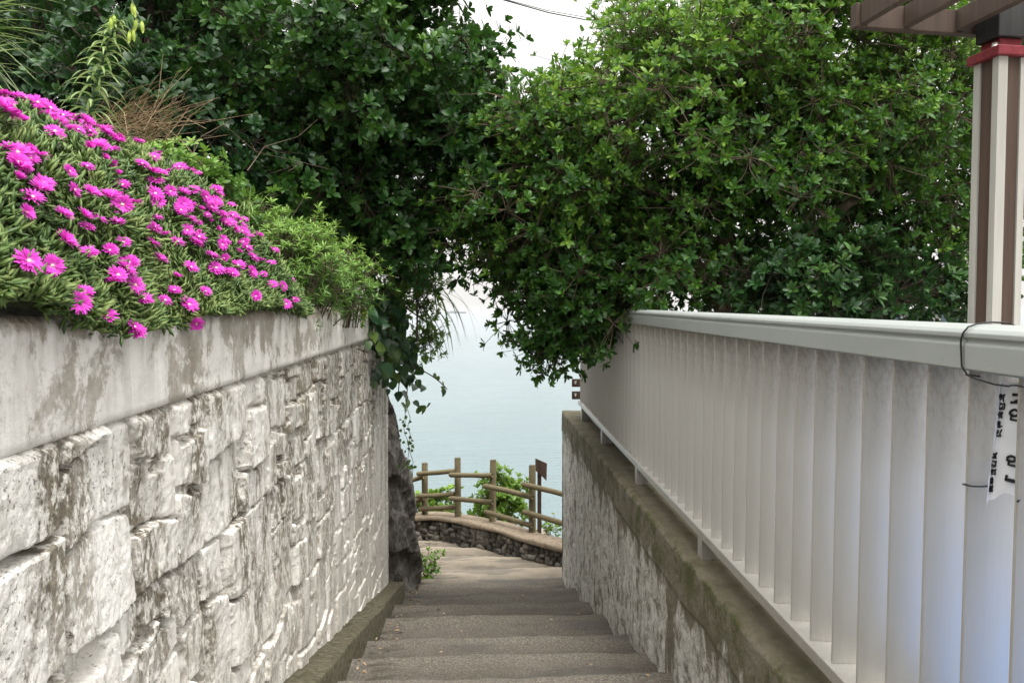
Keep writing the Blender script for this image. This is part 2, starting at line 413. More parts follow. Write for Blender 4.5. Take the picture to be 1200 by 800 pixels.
# ------------------------------------------------------------------ stairs (one sheet: treads, worn nosings, risers)
def stairs():
    nos = [1.9, 2.5, 3.1, 3.75, 4.38, 5.0, 5.67, 6.72, 7.52, 8.7, 9.96]
    rows = []                                  # (y, z, wobble weight, rim)
    rows.append((-4., -1.50, 0, 0)); rows.append((0., -1.50, 0, 0))
    z = -1.50
    allnos = [(y, GX + GS * y, .16) for y in nos] + [(10.75, -3.665, .09), (11.6, -3.77, .10), (12.45, -3.87, .1), (13.2, -3.98, .1)]
    prev = 0.
    for i, (y, zt, rise) in enumerate(allnos):
        if i + 1 < len(allnos): znext = allnos[i + 1][1]
        else: znext = zt - .1
        lo = znext + .03 if i < 10 else znext + .015
        for f in (.1, .22, .34, .46, .58, .7, .82, .92):
            yy = prev + (y - prev) * f
            zz = rows[-1][1] if f < .02 else None
            z0 = startz if i else -1.50
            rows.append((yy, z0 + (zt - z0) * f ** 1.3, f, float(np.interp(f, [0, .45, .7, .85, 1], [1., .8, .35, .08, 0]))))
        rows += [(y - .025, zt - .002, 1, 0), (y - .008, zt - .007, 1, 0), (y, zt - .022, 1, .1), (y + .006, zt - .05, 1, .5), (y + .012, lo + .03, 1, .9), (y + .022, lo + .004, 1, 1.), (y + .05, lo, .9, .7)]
        startz = lo; prev = y + .05
    rows.append((14.2, startz - .05, 0, 0))
    nx = 90; x = np.linspace(-3.2, 1.32, 130)
    A = np.array(rows)
    Yg = np.repeat(A[:, :1], len(x), 1); Zg = np.repeat(A[:, 1:2], len(x), 1)
    Xg = np.repeat(x[None], len(A), 0)
    ph = np.arange(len(A))[:, None] * 0 + np.searchsorted([a[0] + .3 for a in allnos], A[:, 0])[:, None]
    wob = .045 * fbm(Xg * 1.3, ph * 7.3, 5, 3) + .035 * fbm(Xg * 7, ph * 3.1, 6, 4) + np.where(ph >= 11, .35 * fbm(Xg * .7, ph * 5.7, 15, 2), 0)
    Yg = Yg + wob * A[:, 2:3]
    Zg = Zg + .022 * fbm(Xg * 2.2, Yg * 2.2, 8, 4) + .012 * fbm(Xg * 14, Yg * 14, 12, 3)
    Zg = Zg - .35 * sst(-1.0, -3.0, Xg) * (Yg > 9)
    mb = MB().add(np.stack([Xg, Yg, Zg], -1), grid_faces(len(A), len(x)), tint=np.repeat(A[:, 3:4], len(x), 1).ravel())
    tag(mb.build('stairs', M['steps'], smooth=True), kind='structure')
stairs()
# low kerb running down at the foot of the left wall
yk = np.linspace(-1, 8.5, 200)
prof = np.array([(-.99, -.3), (-.99, .10), (-.93, .102), (-.83, .10), (-.812, .097), (-.806, .085), (-.795, -.3)])
Yk, Pk = np.meshgrid(yk, np.arange(len(prof)), indexing='ij')
gl = np.where(Yk < 1.75, -1.5, GX + GS * Yk + .02) 
Xk = prof[Pk, 0] + .03 * fbm(Yk * 2, 0 * Pk, 2, 4) * (Pk > 1); Zk = gl + prof[Pk, 1] + .025 * fbm(Yk * 3, Pk * .2, 4, 5)
kb = MB().add(np.stack([Xk, Yk, Zk], -1), grid_faces(len(yk), len(prof))).add(np.stack([Xk[-1], Yk[-1], Zk[-1]], -1), np.array([list(range(len(prof)))]))
tag(kb.build('kerb', M['kerb'], smooth=True), kind='structure')

# ------------------------------------------------------------------ left wall
def ground_z(y): return np.where(y < 1.9, -1.5, GX + GS * y)
def left_wall():
    root = thing('retaining_wall', (-.95, 4, -1.5), 'old whitewashed stone retaining wall with rough blocks, left of the steps under pink flowers', 'wall')
    y = np.concatenate([np.arange(-1.2, 1.2, .05), np.arange(1.2, 2.4, .0055), 2.4 * np.exp(np.arange(0, math.log(8.35 / 2.4), .0028))])
    z = np.arange(-3.75, -.27, .0062)
    Yg, Zg = np.meshgrid(y, z)
    # irregular blocks: recursive splitting of the face, then warped
    blocks = []
    def split(y0, y1, z0, z1, d=0):
        w, h = y1 - y0, z1 - z0
        mw, mh = random.uniform(.24, .50), random.uniform(.24, .50)
        if w < mw and h < mh: blocks.append((y0, y1, z0, z1)); return
        if w / mw > h / mh:
            c = y0 + w * random.uniform(.36, .64); split(y0, c, z0, z1); split(c, y1, z0, z1)
        else:
            c = z0 + h * random.uniform(.34, .66); split(y0, y1, z0, c); split(y0, y1, c, z1)
    for (a, b) in ((-.85, -.2), (-1.55, -.85), (-2.35, -1.55), (-3.1, -2.35), (-3.9, -3.1)):
        c = -1.5
        while c < 8.6:
            n = c + random.uniform(.9, 1.6); split(c, n, a, b); c = n
    W1 = Yg + .16 * fbm(Yg * 2.1, Zg * 2.1, 21, 2) + .022 * fbm(Yg * 14, Zg * 14, 22, 3)
    W2 = Zg + .22 * fbm(Yg * 1.5, Zg * 1.5, 23, 2) + .022 * fbm(Yg * 14, Zg * 14, 24, 3)
    H = np.zeros_like(Yg)
    rough = .010 * fbm(Yg * 4, Zg * 4, 31, 5) + .006 * fbm(Yg * 20, Zg * 13, 32, 4) + .006 * fbm(Yg * 60, Zg * 45, 33, 3)
    chip = .03 * np.clip(fbm(Yg * 7, Zg * 7, 35, 3) - .08, 0, 1)
    fill = sst(.06, .2, fbm(Yg * 1.6, Zg * 1.2, 41, 3))              # joints smeared over with render
    for (a, b, c, d) in blocks:
        i0, i1 = np.searchsorted(y, [a - .14, b + .14]); j0, j1 = np.searchsorted(z, [c - .2, d + .2])
        sl = (slice(j0, j1), slice(i0, i1))
        w1, w2 = W1[sl], W2[sl]
        slant = random.uniform(-.10, .10); sl2 = random.uniform(-.08, .08)
        w1s = w1 + slant * (w2 - (c + d) / 2) * .5; w2s = w2 + sl2 * (w1 - (a + b) / 2) * .5
        m = (w1 >= a) & (w1 < b) & (w2 >= c) & (w2 < d)
        j = random.choice([.002, .004, .007, .011, .016])
        dy_ = np.minimum(w1s - a, b - w1s) - j; dz_ = np.minimum(w2s - c, d - w2s) - j
        rc = random.uniform(.0, .03); groove = random.choice([0, .006, .012, .018])
        e = np.minimum(np.minimum(dy_, dz_), (dy_ + dz_) * .72 - rc * .5)
        base = random.choice([.012, .020, .028, .036, .044, .054])
        pl = base + random.uniform(-.05, .05) * (w1 - (a + b) / 2) + random.uniform(-.06, .03) * (w2 - (c + d) / 2)
        h = sst(-.002, .007, e) * pl - groove * np.exp(-(e / .006) ** 2)
        if random.random() < .34:                                    # a hollow where the bed under the next stone is open
            fr = random.uniform(.72, .84); x0 = random.uniform(0, .35); x1 = random.uniform(.65, 1)
            hole = sst(fr, fr + .04, (w2s - c) / (d - c)) * sst(x0, x0 + .05, (w1s - a) / (b - a)) * sst(x1, x1 - .05, (w1s - a) / (b - a))
            h = h * (1 - hole) - .035 * hole
        H[sl] = np.where(m, h, H[sl])
    H = H * (1 - .45 * fill) + .028 * fill + rough * (.35 + .65 * sst(0, .03, H)) - chip * sst(0, .05, H)
    # smooth dressed band at the far end of the wall
    k = sst(7.2, 7.9, Yg); H = H * (1 - .75 * k) + .03 * k
    H = .018 + (H - .018) * (1 - .42 * sst(2.8, 5.5, Yg)) * (1 - .3 * sst(-1.3, -2.2, Zg))
    H = H - .03 * sst(-.32, -.29, Zg)
    X = -.988 + H
    keep = (Zg[:-1, :-1] > ground_z(Yg[:-1, :-1]) - .22)
    mb = MB().add(np.stack([X, Yg, Zg], -1), grid_faces(len(z), len(y), keep))
    mb.box((-1.30, -1.2, -3.9), (-1.06, 8.33, -.315))
    # far end return
    ze = np.arange(-3.75, -.28, .03); xe = np.linspace(-1.3, -.985, 14)
    Xe, Ze = np.meshgrid(xe, ze)
    mb.add(np.stack([Xe, 8.345 + .02 * fbm(Xe * 8, Ze * 8, 3), Ze], -1), grid_faces(len(ze), len(xe)))
    mb.build('masonry', M['masonry'], root, smooth=False)
    # coping: a rendered band with a drip groove under it
    yc = np.concatenate([np.arange(-1.2, 1.2, .06), np.arange(1.2, 3, .012), np.arange(3, 7.4, .03)])
    pc = [(-1.38, -.31), (-1.0, -.322), (-.985, -.322), (-.978, -.300), (-.952, -.296), (-.944, -.288)]
    pc += [(-.944, zz) for zz in np.linspace(-.27, -.05, 18)] + [(-.948, -.034), (-.957, -.021), (-.972, -.013)] + [(xx, -.010) for xx in np.linspace(-.99, -1.36, 14)] + [(-1.38, -.03), (-1.38, -.31)]
    pc = np.array(pc)
    Yc, Ic = np.meshgrid(yc, np.arange(len(pc)), indexing='ij')
    Xc = pc[Ic, 0] + .010 * fbm(Yc * 3, pc[Ic, 1] * 9, 51, 4) + .008 * fbm(Yc * 14, pc[Ic, 1] * 14 + pc[Ic, 0] * 9, 52, 4)
    Zc = pc[Ic, 1] + .0065 * (Yc - 2) + (.02 * fbm(Yc * 2.5, pc[Ic, 0] * 6, 53, 4) + .012 * fbm(Yc * 16, pc[Ic, 0] * 16, 54, 3)) * (pc[Ic, 1] > -.1)
    n = len(pc)
    cp = MB().add(np.stack([Xc, Yc, Zc], -1), grid_faces(len(yc), n))
    cp.add(np.stack([Xc[-1], Yc[-1], Zc[-1]], -1), np.array([list(range(n))[::-1]]))
    cp.build('coping', M['coping'], root, smooth=True)
left_wall()

# ------------------------------------------------------------------ right wall
def right_wall():
    root = thing('concrete_wall', (1.3, 5, -2), 'mossy stained concrete wall under the aluminium louvre fence, right of the steps', 'wall')
    y = np.concatenate([np.arange(-2, 1.5, .1), 1.5 * np.exp(np.arange(0, math.log(9.97 / 1.5), .006)), [9.97]])
    zf = np.arange(-4.0, -1.36, .013)
    prof = [(1.13, z) for z in zf] + [(1.131, -1.352), (1.137, -1.339), (1.148, -1.332)] + [(x, -1.33) for x in np.linspace(1.16, 1.45, 22)]
    pa = np.array(prof)
    Yg, I = np.meshgrid(y, np.arange(len(pa)), indexing='ij')
    px, pz = pa[I, 0], pa[I, 1]
    face = pz < -1.34
    lip = .014 * sst(-1.60, -1.585, pz + .02 * fbm(Yg * 2, pz * 0, 60))
    d = .05 * fbm(Yg * 2.2, pz * 1.8, 61, 5) + .03 * fbm(Yg * 8, pz * 7, 62, 5) + .012 * fbm(Yg * 40, pz * 30, 63, 3)
    low = sst(-1.55, -1.75, pz)
    d = d * (.4 + .6 * low)
    X = px - np.where(face, lip - d, .012)
    Zz = pz + np.where(face, 0, .015 * fbm(Yg * 3, px * 5, 64, 4) + .012 * fbm(Yg * 18, px * 18, 65, 4))
    mb = MB().add(np.stack([X, Yg, Zz], -1), grid_faces(len(y), len(pa)))
    mb.box((1.18, -2, -4.0), (1.45, 9.93, -1.352))
    # far end face
    ze = np.arange(-4.0, -1.32, .03); xe = np.linspace(1.125, 1.45, 16)
    Xe, Ze = np.meshgrid(xe, ze)
    mb.add(np.stack([Xe, 9.972 + .02 * fbm(Xe * 8, Ze * 8, 3), Ze], -1), grid_faces(len(ze), len(xe))[:, ::-1])
    mb.box((1.45, 9.6, -5.0), (9., 9.96, -1.34))
    mb.build('wall_body', M['rwall'], root, smooth=True)
right_wall()

# ------------------------------------------------------------------ aluminium louvre fence
FX, FT, FR = 1.14, .0125, .008
def fence():
    root = thing('louvre_fence', (FX, 0, 0), 'silver aluminium fence of upright louvres with a grey handrail on the mossy wall', 'fence', rot=(math.atan(FR), 0, -math.atan(FT)))
    y0, y1 = -.9, 9.32
    pr = [(.125, -.150), (.125, -.075), (.118, -.058), (.095, -.052), (.05, -.050), (.012, -.054), (-.006, -.060), (-.014, -.070), (-.014, -.080), (-.004, -.086), (-.003, -.091), (-.010, -.094), (-.012, -.100), (-.010, -.155), (.0, -.160), (.115, -.160)]
    pr = np.array(pr)
    for (a, b) in ((y0, 1.758), (1.762, y1)):
        v = np.concatenate([np.stack([pr[:, 0], np.full(len(pr), a), pr[:, 1]], -1), np.stack([pr[:, 0], np.full(len(pr), b), pr[:, 1]], -1)])
        n = len(pr); i = np.arange(n); j = (i + 1) % n
        r = MB().add(v, [np.stack([i, j, j + n, i + n], -1), np.array([list(range(n))[::-1]]), np.array([list(range(n, 2 * n))])])
        r.build('handrail', M['rail'], root, local=True, bevel=.002)
    b = MB().box((-.01, y0, -1.24), (.12, y1, -1.195))
    b.build('bottom_rail', M['alu'], root, local=True, bevel=.004)
    # one louvre blade, then copies
    c, s_ = math.cos(R(7)), math.sin(R(7))
    bl = MB(); n = 12
    out = []
    for k in range(5):
        a = math.pi / 2 + math.pi * k / 4; out.append((.0045 + .0045 * math.cos(a), .0045 * math.sin(a)))
    out += [(.11, -.0045), (.112, 0), (.11, .0045)]
    o = np.array(out); m = len(o)
    o = np.stack([o[:, 0] * c + o[:, 1] * s_, -o[:, 0] * s_ + o[:, 1] * c], -1)
    v = np.concatenate([np.c_[o, np.full(m, -1.194)], np.c_[o, np.full(m, -.158)]])
    i = np.arange(m); j = (i + 1) % m
    bl.add(v, [np.stack([i, j, j + m, i + m], -1), np.array([list(range(m))[::-1]]), np.array([list(range(m, 2 * m))])])
    first = bl.build('louvre', M['alu'], root, local=True)
    for p in first.data.polygons: p.use_smooth = False
    k = 0; yy = 1.597 - 14 * .1705
    while yy < y1 - .02:
        q = first if k == 0 else first.copy()
        if k: col.objects.link(q); q.parent = root
        q.location = (.008, yy, 0); q.rotation_euler = (0, 0, random.uniform(-.02, .02))
        yy += .1705; k += 1
    for yf in (.35, 2.2, 4.0, 5.75, 7.5, 9.1):
        f = MB().box((.002, yf - .04, -1.34 - FR * yf + .0), (.055, yf + .04, -1.2405)).box((.05, yf - .03, -1.33 - FR * yf), (.11, yf - .023, -1.2405))
        f.build('foot', M['alu'], root, local=True, bevel=.003)
fence()
def fxy(y, z, dx=0): return np.array([FX + FT * y + dx, y, z + FR * y])
# wire binding and paper notice
def notice():
    w = MB()
    q = [(.13, -.1), (.128, -.06), (.10, -.047), (.05, -.045), (.01, -.049), (-.012, -.056), (-.019, -.07), (-.018, -.085), (-.016, -.10), (-.016, -.150), (-.008, -.168), (.02, -.172)]
    pts = [fxy(1.755 + .01 * math.sin(i), z, x) for i, (x, z) in enumerate(q)]
    w.tube(pts, .0022, 6)
    w.tube([fxy(1.755, -.168, -.008), fxy(1.72, -.176, -.004), fxy(1.68, -.184, .012), fxy(1.66, -.186, .03), fxy(1.64, -.182, .02), fxy(1.59, -.176, -.004), fxy(1.45, -.18, -.004)], .0022, 6)
    tag(w.build('binding_wire', M['wire'], smooth=True), 'thin black wire looped over the grey handrail above the paper notice', 'wire')
    w = MB(); lp = []
    for k in range(17):
        a = 2 * math.pi * k / 16; lp.append(fxy(1.757 + .012 * math.cos(a) + .004, -.432 + .002 * math.sin(3 * a), .055 + .060 * math.sin(a)))
    w.tube(lp, .0022, 6)
    w.tube([lp[4], fxy(1.72, -.428, .11), fxy(1.68, -.426, .10), fxy(1.63, -.43, .05), fxy(1.58, -.425, .0)], .0022, 6)
    tag(w.build('binding_wire', M['wire'], smooth=True), 'short black wire tied round one louvre at the foot of the paper notice', 'wire')
    root = thing('paper_notice', fxy(1.68, -.5, .05), 'wrinkled white paper notice with black brush writing, wired to the fence', 'notice')
    # a sheet folded round the wire: narrow flap facing the path, wide part turned to the camera
    ctrl = np.array([(1.690, .032), (1.700, .042), (1.692, .054), (1.676, .072), (1.664, .095), (1.655, .118)])
    uu = np.linspace(0, 5, 31); cy = np.interp(uu, range(6), ctrl[:, 0]); cx = np.interp(uu, range(6), ctrl[:, 1])
    zz = np.linspace(-.180, -.440, 30)
    U, Zg = np.meshgrid(np.arange(31), zz)
    t = (-.18 - Zg) / .26
    bot = 1 + .0 * t
    X = cx[U] - .018 * t * (1 - U / 30) + .006 * fbm(U * .25, Zg * 18, 71, 3); Y = cy[U] + .008 * fbm(U * .2, Zg * 14, 72, 3) + .012 * t
    Zs = Zg - .03 * t * np.clip(1 - U / 14, 0, 1) + .004 * t * np.sin(U * .5)
    pt = np.stack([FX + FT * Y + X, Y, Zs + FR * Y], -1)
    MB().add(pt, grid_faces(30, 31)).build('sheet', M['paper'], root, smooth=True)
    ink = MB()
    def stroke(path, r=.0035):
        ps = []
        for (a, b) in path:
            fu, fv = a * 30, b * 29; i, j = min(int(fv), 28), min(int(fu), 29)
            p = pt[i, j] * (1 - (fu - j)) + pt[i, j + 1] * (fu - j); p = p + (pt[i + 1, j] - pt[i, j]) * (fv - i)
            ps.append(p + np.array([-.0012, -.0016, 0]))
        ink.tube(ps, r, 5)
    g = random.Random(5)
    def char(cu, cv, su, sv, r, n):
        nonlocal ink
        ink = MB(); kinds = g.sample(['o', 'v', 'h', 'l', 'h2', 'hook'], n); q = lambda a, b: (min(max(cu + a * su, .01), .99), min(max(cv + b * sv, .01), .99))
        w = lambda: g.uniform(-.12, .12)
        for k in kinds:
            if k == 'o': stroke([q(-.25 + .3 * math.cos(a), -.2 + .28 * math.sin(a)) for a in np.linspace(0, 6.4, 12)], r)
            elif k == 'v': stroke([q(.4 + w(), -.5), q(.38 + w(), 0), q(.42, .5 + w())], r)
            elif k == 'h': stroke([q(-.5, .3 + w()), q(0, .25 + w()), q(.5, .32)], r)
            elif k == 'h2': stroke([q(-.4, -.42 + w()), q(.3, -.40 + w())], r)
            elif k == 'l': stroke([q(-.4, -.1), q(-.42, .4), q(.1, .45), q(.3, .3)], r)
            else: stroke([q(-.4, -.3), q(.2, -.32), q(.15, .1), q(-.2, .4 + w())], r)
        ink.build('character', M['ink'], root, smooth=True)
    for (cu, cv, su, sv, r, n) in ((.56, .14, .24, .10, .003, 3), (.58, .29, .24, .10, .003, 3), (.58, .70, .22, .09, .003, 3), (.58, .84, .24, .09, .003, 3)): char(cu, cv, su, sv, r, n)
    for k in range(5): char(.24 + g.uniform(-.02, .02), .13 + .075 * k, .16, .06, .0016, 4)
    for k in range(5): char(.21 + g.uniform(-.02, .02), .62 + .07 * k, .14, .055, .0018, 4)
notice()
# the little brown direction boards beyond the end of the fence
def direction_sign():
    root = thing('direction_sign', (1.5, 9.62, -1.36), 'brown wooden direction boards on a post beyond the far end of the louvre fence', 'sign')
    MB().tube([(1.5, 9.62, -1.4), (1.5, 9.62, -.72)], .035, 8).build('post', M['sign'], root, smooth=True)
    for v in (448.5, 463):
        z = P(675, v, 9.56)[2]
        b = MB().box((1.20, 9.545, z - .05), (1.62, 9.585, z + .05)).build('board', M['sign'], root, bevel=.006)
        MB().box((1.232, 9.539, z - .012), (1.25, 9.5455, z + .016)).box((1.225, 9.539, z + .016), (1.257, 9.5455, z + .026)).build('mark', M['white'], b)
direction_sign()

# ------------------------------------------------------------------ dark rock at the wall's far end
def rock():
    v, f = [], []
    nu, nv = 90, 110
    th = np.linspace(0, 2 * np.pi, nu, endpoint=False); tz = np.linspace(0, 1, nv)
    T, S = np.meshgrid(th, tz)
    zc = -4.1 + 3.3 * S
    base = 1.0
    rx = np.interp(S, [0, .12, .35, .6, .8, .93, 1], [.86, .80, .73, .64, .55, .42, .02]); ry = rx * 1.15
    n = 1 + .34 * fbm(np.cos(T) * 1.6 + 5, np.sin(T) * 1.6 + S * 3.4, 81, 4) + .22 * fbm(np.cos(T) * 5 + S * 2, np.sin(T) * 5 + S * 6, 82, 4) + .14 * fbm(np.cos(T) * 12, np.sin(T) * 12 + S * 16, 83, 3)
    st = .06 * np.sign(np.sin(S * 24 + 3 * np.sin(T * 2) + 4 * fbm(np.cos(T) * 2, np.sin(T) * 2, 84)))
    X = -1.52 + rx * np.cos(T) * (n + st); Y = 9.55 + ry * np.sin(T) * (n + st)
    i = np.arange(nv - 1)[:, None] * nu + np.arange(nu)[None]; j = np.arange(nv - 1)[:, None] * nu + (np.arange(nu)[None] + 1) % nu
    mb = MB().add(np.stack([X, Y, zc], -1), np.stack([i, j, j + nu, i + nu], -1).reshape(-1, 4))
    tag(mb.build('rock', M['rock'], smooth=True), 'tall dark craggy rock standing at the far end of the whitewashed wall', 'rock')
rock()

# ------------------------------------------------------------------ low stone wall and log fence at the landing
front = np.array([(1.75, 10.55, -3.42), (1.23, 10.88, -3.42), (.66, 11.43, -3.43), (.32, 11.95, -3.44), (.03, 12.26, -3.46), (-.25, 12.65, -3.50), (-.7, 13.13, -3.56), (-1.0, 13.28, -3.60), (-1.7, 13.35, -3.72), (-2.6, 13.2, -3.9)])
def resample(p, n):
    d = np.r_[0, np.cumsum(np.linalg.norm(np.diff(p, axis=0), axis=1))]; t = np.linspace(0, d[-1], n)
    q = np.stack([np.interp(t, d, p[:, k]) for k in range(3)], -1)
    for _ in range(3): q[1:-1] = (q[:-2] + 2 * q[1:-1] + q[2:]) / 4
    return q
def stone_wall():
    root = thing('stone_wall', (.3, 12, -3.9), 'low curved dark fieldstone wall with flat brown cap at the bottom landing', 'wall')
    c = resample(front, 120)
    t = np.gradient(c, axis=0); t[:, 2] = 0; t /= np.linalg.norm(t, axis=1)[:, None]
    nrm = np.stack([t[:, 1], -t[:, 0], 0 * t[:, 0]], -1)          # pointing to the sea side
    if nrm[60][1] < 0: nrm = -nrm
    L = np.r_[0, np.cumsum(np.linalg.norm(np.diff(c[:, :2], axis=0), axis=1))]
    # body: dark core
    core = MB(); hh = .62
    v = np.stack([c + nrm * .09 + [0, 0, -hh], c + nrm * .09 + [0, 0, -.07], c + nrm * .40 + [0, 0, -.07], c + nrm * .40 + [0, 0, -hh - 1.2]], 1)
    i = np.arange(119)[:, None] * 4 + np.arange(4)[None]; j = np.arange(119)[:, None] * 4 + (np.arange(4)[None] + 1) % 4
    core.add(v.reshape(-1, 3), [np.stack([i, j, j + 4, i + 4], -1).reshape(-1, 4)], tint=.0)
    # field stones: lumpy flattened spheres bedded in the face
    su, sv = 10, 7
    s = 0.05
    while s < L[-1] - .05:
        zrow = -.10
        w0 = random.uniform(.07, .15)
        while zrow > -.62:
            h = random.uniform(.06, .13); w = w0 * random.uniform(.8, 1.3)
            s1 = s + random.uniform(-.05, .05)
            pos = np.array([np.interp(s1, L, c[:, k]) for k in range(3)]); nn = np.array([np.interp(s1, L, nrm[:, k]) for k in range(3)])
            tt = np.array([-nn[1], nn[0], 0])
            A, B = np.meshgrid(np.linspace(0, 2 * np.pi, su, endpoint=False), np.linspace(.02, np.pi - .02, sv))
            q = np.stack([np.sin(B) * np.cos(A), np.sin(B) * np.sin(A), np.cos(B)], -1)
            q = np.sign(q) * np.abs(q) ** .72
            q = q * (1 + .22 * rng.normal(size=q.shape[:2] + (1,)) * .6)
            wd = random.uniform(.05, .085)
            p = pos + nn * .085 + q[..., :1] * tt * w * .62 + q[..., 1:2] * nn * wd + q[..., 2:] * np.array([0, 0, h * .62]) + np.array([0, 0, zrow - h / 2])
            ii = np.arange(sv - 1)[:, None] * su + np.arange(su)[None]; jj = np.arange(sv - 1)[:, None] * su + (np.arange(su)[None] + 1) % su
            core.add(p.reshape(-1, 3), np.stack([ii, jj, jj + su, ii + su], -1).reshape(-1, 4), tint=.15 + .85 * random.random())
            zrow -= h * .93
        s += w0 * .95
    core.build('fieldstones', M['stone'], root, smooth=True)
    pr = np.array([(.0, -.075), (-.012, -.055), (-.01, -.02), (.01, -.002), (.1, .0), (.22, .0), (.36, -.002), (.385, -.02), (.385, -.075)])
    I, K = np.meshgrid(np.arange(120), np.arange(len(pr)), indexing='ij')
    v = c[I] + nrm[I] * (pr[K, 0] + .03 * fbm(I * .15, K * .9, 91, 4))[..., None]; v[..., 2] += pr[K, 1] + .03 * fbm(I * .12, K * .6, 92, 4)
    MB().add(v, grid_faces(120, len(pr))).build('cap', M['cap'], root, smooth=True)
stone_wall()
def log_fence():
    root = thing('log_fence', (.3, 12.4, -3.45), 'rustic brown log post and rail fence on the low stone wall above the sea', 'fence')
    posts = [(1.55, 11.10, -3.42, 1.03), (.86, 11.70, -3.43, 1.03), (.26, 12.40, -3.45, 1.0), (-.317, 12.96, -3.5, .98), (-.906, 13.40, -3.59, .90), (-1.65, 13.62, -3.72, .9)]
    for (x, y, z, h) in posts:
        lean = random.uniform(-.012, .012)
        MB().tube([(x, y, z - .12), (x + lean * .3, y, z + h * .4), (x + lean, y, z + h - .012), (x + lean, y, z + h)], [.058, .055, .054, .047], 12, wob=.02).build('post', M['log'], root, smooth=True)
    def rail(a, b, r=.042):
        a, b = np.array(a), np.array(b); m = (a + b) / 2 + [0, 0, random.uniform(-.012, .012)]
        MB().tube([a, a * .98 + b * .02, m, b * .98 + a * .02, b], [r * .8, r, r * .97, r, r * .8], 10, wob=.03).build('rail', M['log'], root, smooth=True)
    D = -.075
    for (u0, v0, u1, v1, ya, yb) in ((612, 567, 690, 587, 11.68, 10.95), (613, 599, 690, 622, 11.68, 10.95), (567, 569, 624, 582.5, 12.36, 11.62), (568, 599, 624, 616, 12.36, 11.62),
                                     (527, 556, 577, 557, 12.90, 12.33), (527, 583.5, 577, 588.5, 12.90, 12.33), (489, 555, 534, 551.5, 13.30, 12.95), (489, 581, 533, 578.5, 13.30, 12.95), (491, 596, 534, 594, 13.36, 12.95),
                                     (455, 569, 496, 558.5, 13.6, 13.34), (455, 598, 496, 584, 13.6, 13.34)):
        rail(P(u0, v0, ya), P(u1, v1, yb))
log_fence()
def notice_board():
    p = P(632, 622, 12.0)
    root = thing('notice_post', (p[0], p[1], -4.2), 'thin dark wooden post with tilted board just behind the log fence', 'sign')
    x, y = p[0] + .0, p[1]
    MB().box((x - .03, y - .03, -4.3), (x + .03, y + .03, P(632, 548, 12)[2])).build('post', M['sign'], root, bevel=.004)
    a = P(627.5, 537, 11.93); b = P(641, 543, 11.98); c = P(640.5, 563, 11.98); d = P(627.5, 551, 11.93)
    n = np.array([.1, .035, 0]) * .5
    v = np.array([a, b, c, d]); v2 = v + np.array([.0, .04, 0])
    MB().add(np.concatenate([v, v2]), np.array([(0, 1, 2, 3), (7, 6, 5, 4), (0, 4, 5, 1), (1, 5, 6, 2), (2, 6, 7, 3), (3, 7, 4, 0)])).build('board', M['sign'], root)
notice_board()

# ------------------------------------------------------------------ pergola on the terrace
def pergola():
    ang = R(7); c, s = math.cos(ang), math.sin(ang)
    Mx = np.array([(c, -s, 0), (s, c, 0), (0, 0, 1)])             # local x -> (c, s), local y -> (-s, c)
    o = P(1163, 362, 4.0); o[2] = 0
    root = thing('pergola', (o[0], o[1], -1.36), 'timber pergola with cream and brown striped post and red collar behind the fence', 'pergola')
    def B(lo, hi, name, mat, parent=root, bevel=.003):
        return MB().box(lo, hi, 0, Mx, o).build(name, M[mat], parent, bevel=bevel)
    z0, z1 = -1.36, 1.335
    W = .165
    core = B((.012, .012, z0), (W - .012, W - .012, z1 - .002), 'post', 'slat_b')
    def slats(spec, side):
        for (a, b, m, pr) in spec:
            if side == 'front': B((a, -pr, z0), (b, .0119, z1), 'slat', m, core, .0015)
            else: B((-pr, a, z0), (.0119, b, z1), 'slat', m, core, .0015)
    slats([(-.012, .045, 'slat_w', .012), (.0465, .1235, 'slat_b', .0), (.125, W, 'slat_w', .010)], 'front')
    slats([(.0122, .030, 'slat_w', .012), (.0315, .118, 'slat_b', .0), (.1195, W, 'slat_w', .010)], 'left')
    zc = z1 + .001
    B((-.032, -.032, zc), (W + .03, W + .03, zc + .052), 'collar', 'red', root, .006)
    B((.02, .02, zc + .053), (W - .01, W - .01, zc + .105), 'collar', 'red', root, .006)
    B((-.005, .0, zc + .106), (W + .0, W - .0, 2.25), 'upper_post', 'wood_d', root, .006)
    MB().tube([o + Mx @ np.array([-.01, .02, zc + .053]), o + Mx @ np.array([-.01, .02, zc + .075])], [.018, .015], 10).build('bolt', M['alu'], root, smooth=True)
    zb = P(1100, 39.5, 4.2)[2]
    B((-.70, .20, zb), (2.2, .255, zb + .125), 'beam', 'wood')
    for x in (-.655, -.395, -.075, .30, .65, 1.05):
        B((x - .022, -2.6, zb + .012), (x + .022, .199, zb + .125), 'rafter', 'wood')
    B((-.70, -2.5, zb - .12), (2.2, -2.44, zb - .003), 'beam', 'wood') if False else None
pergola()

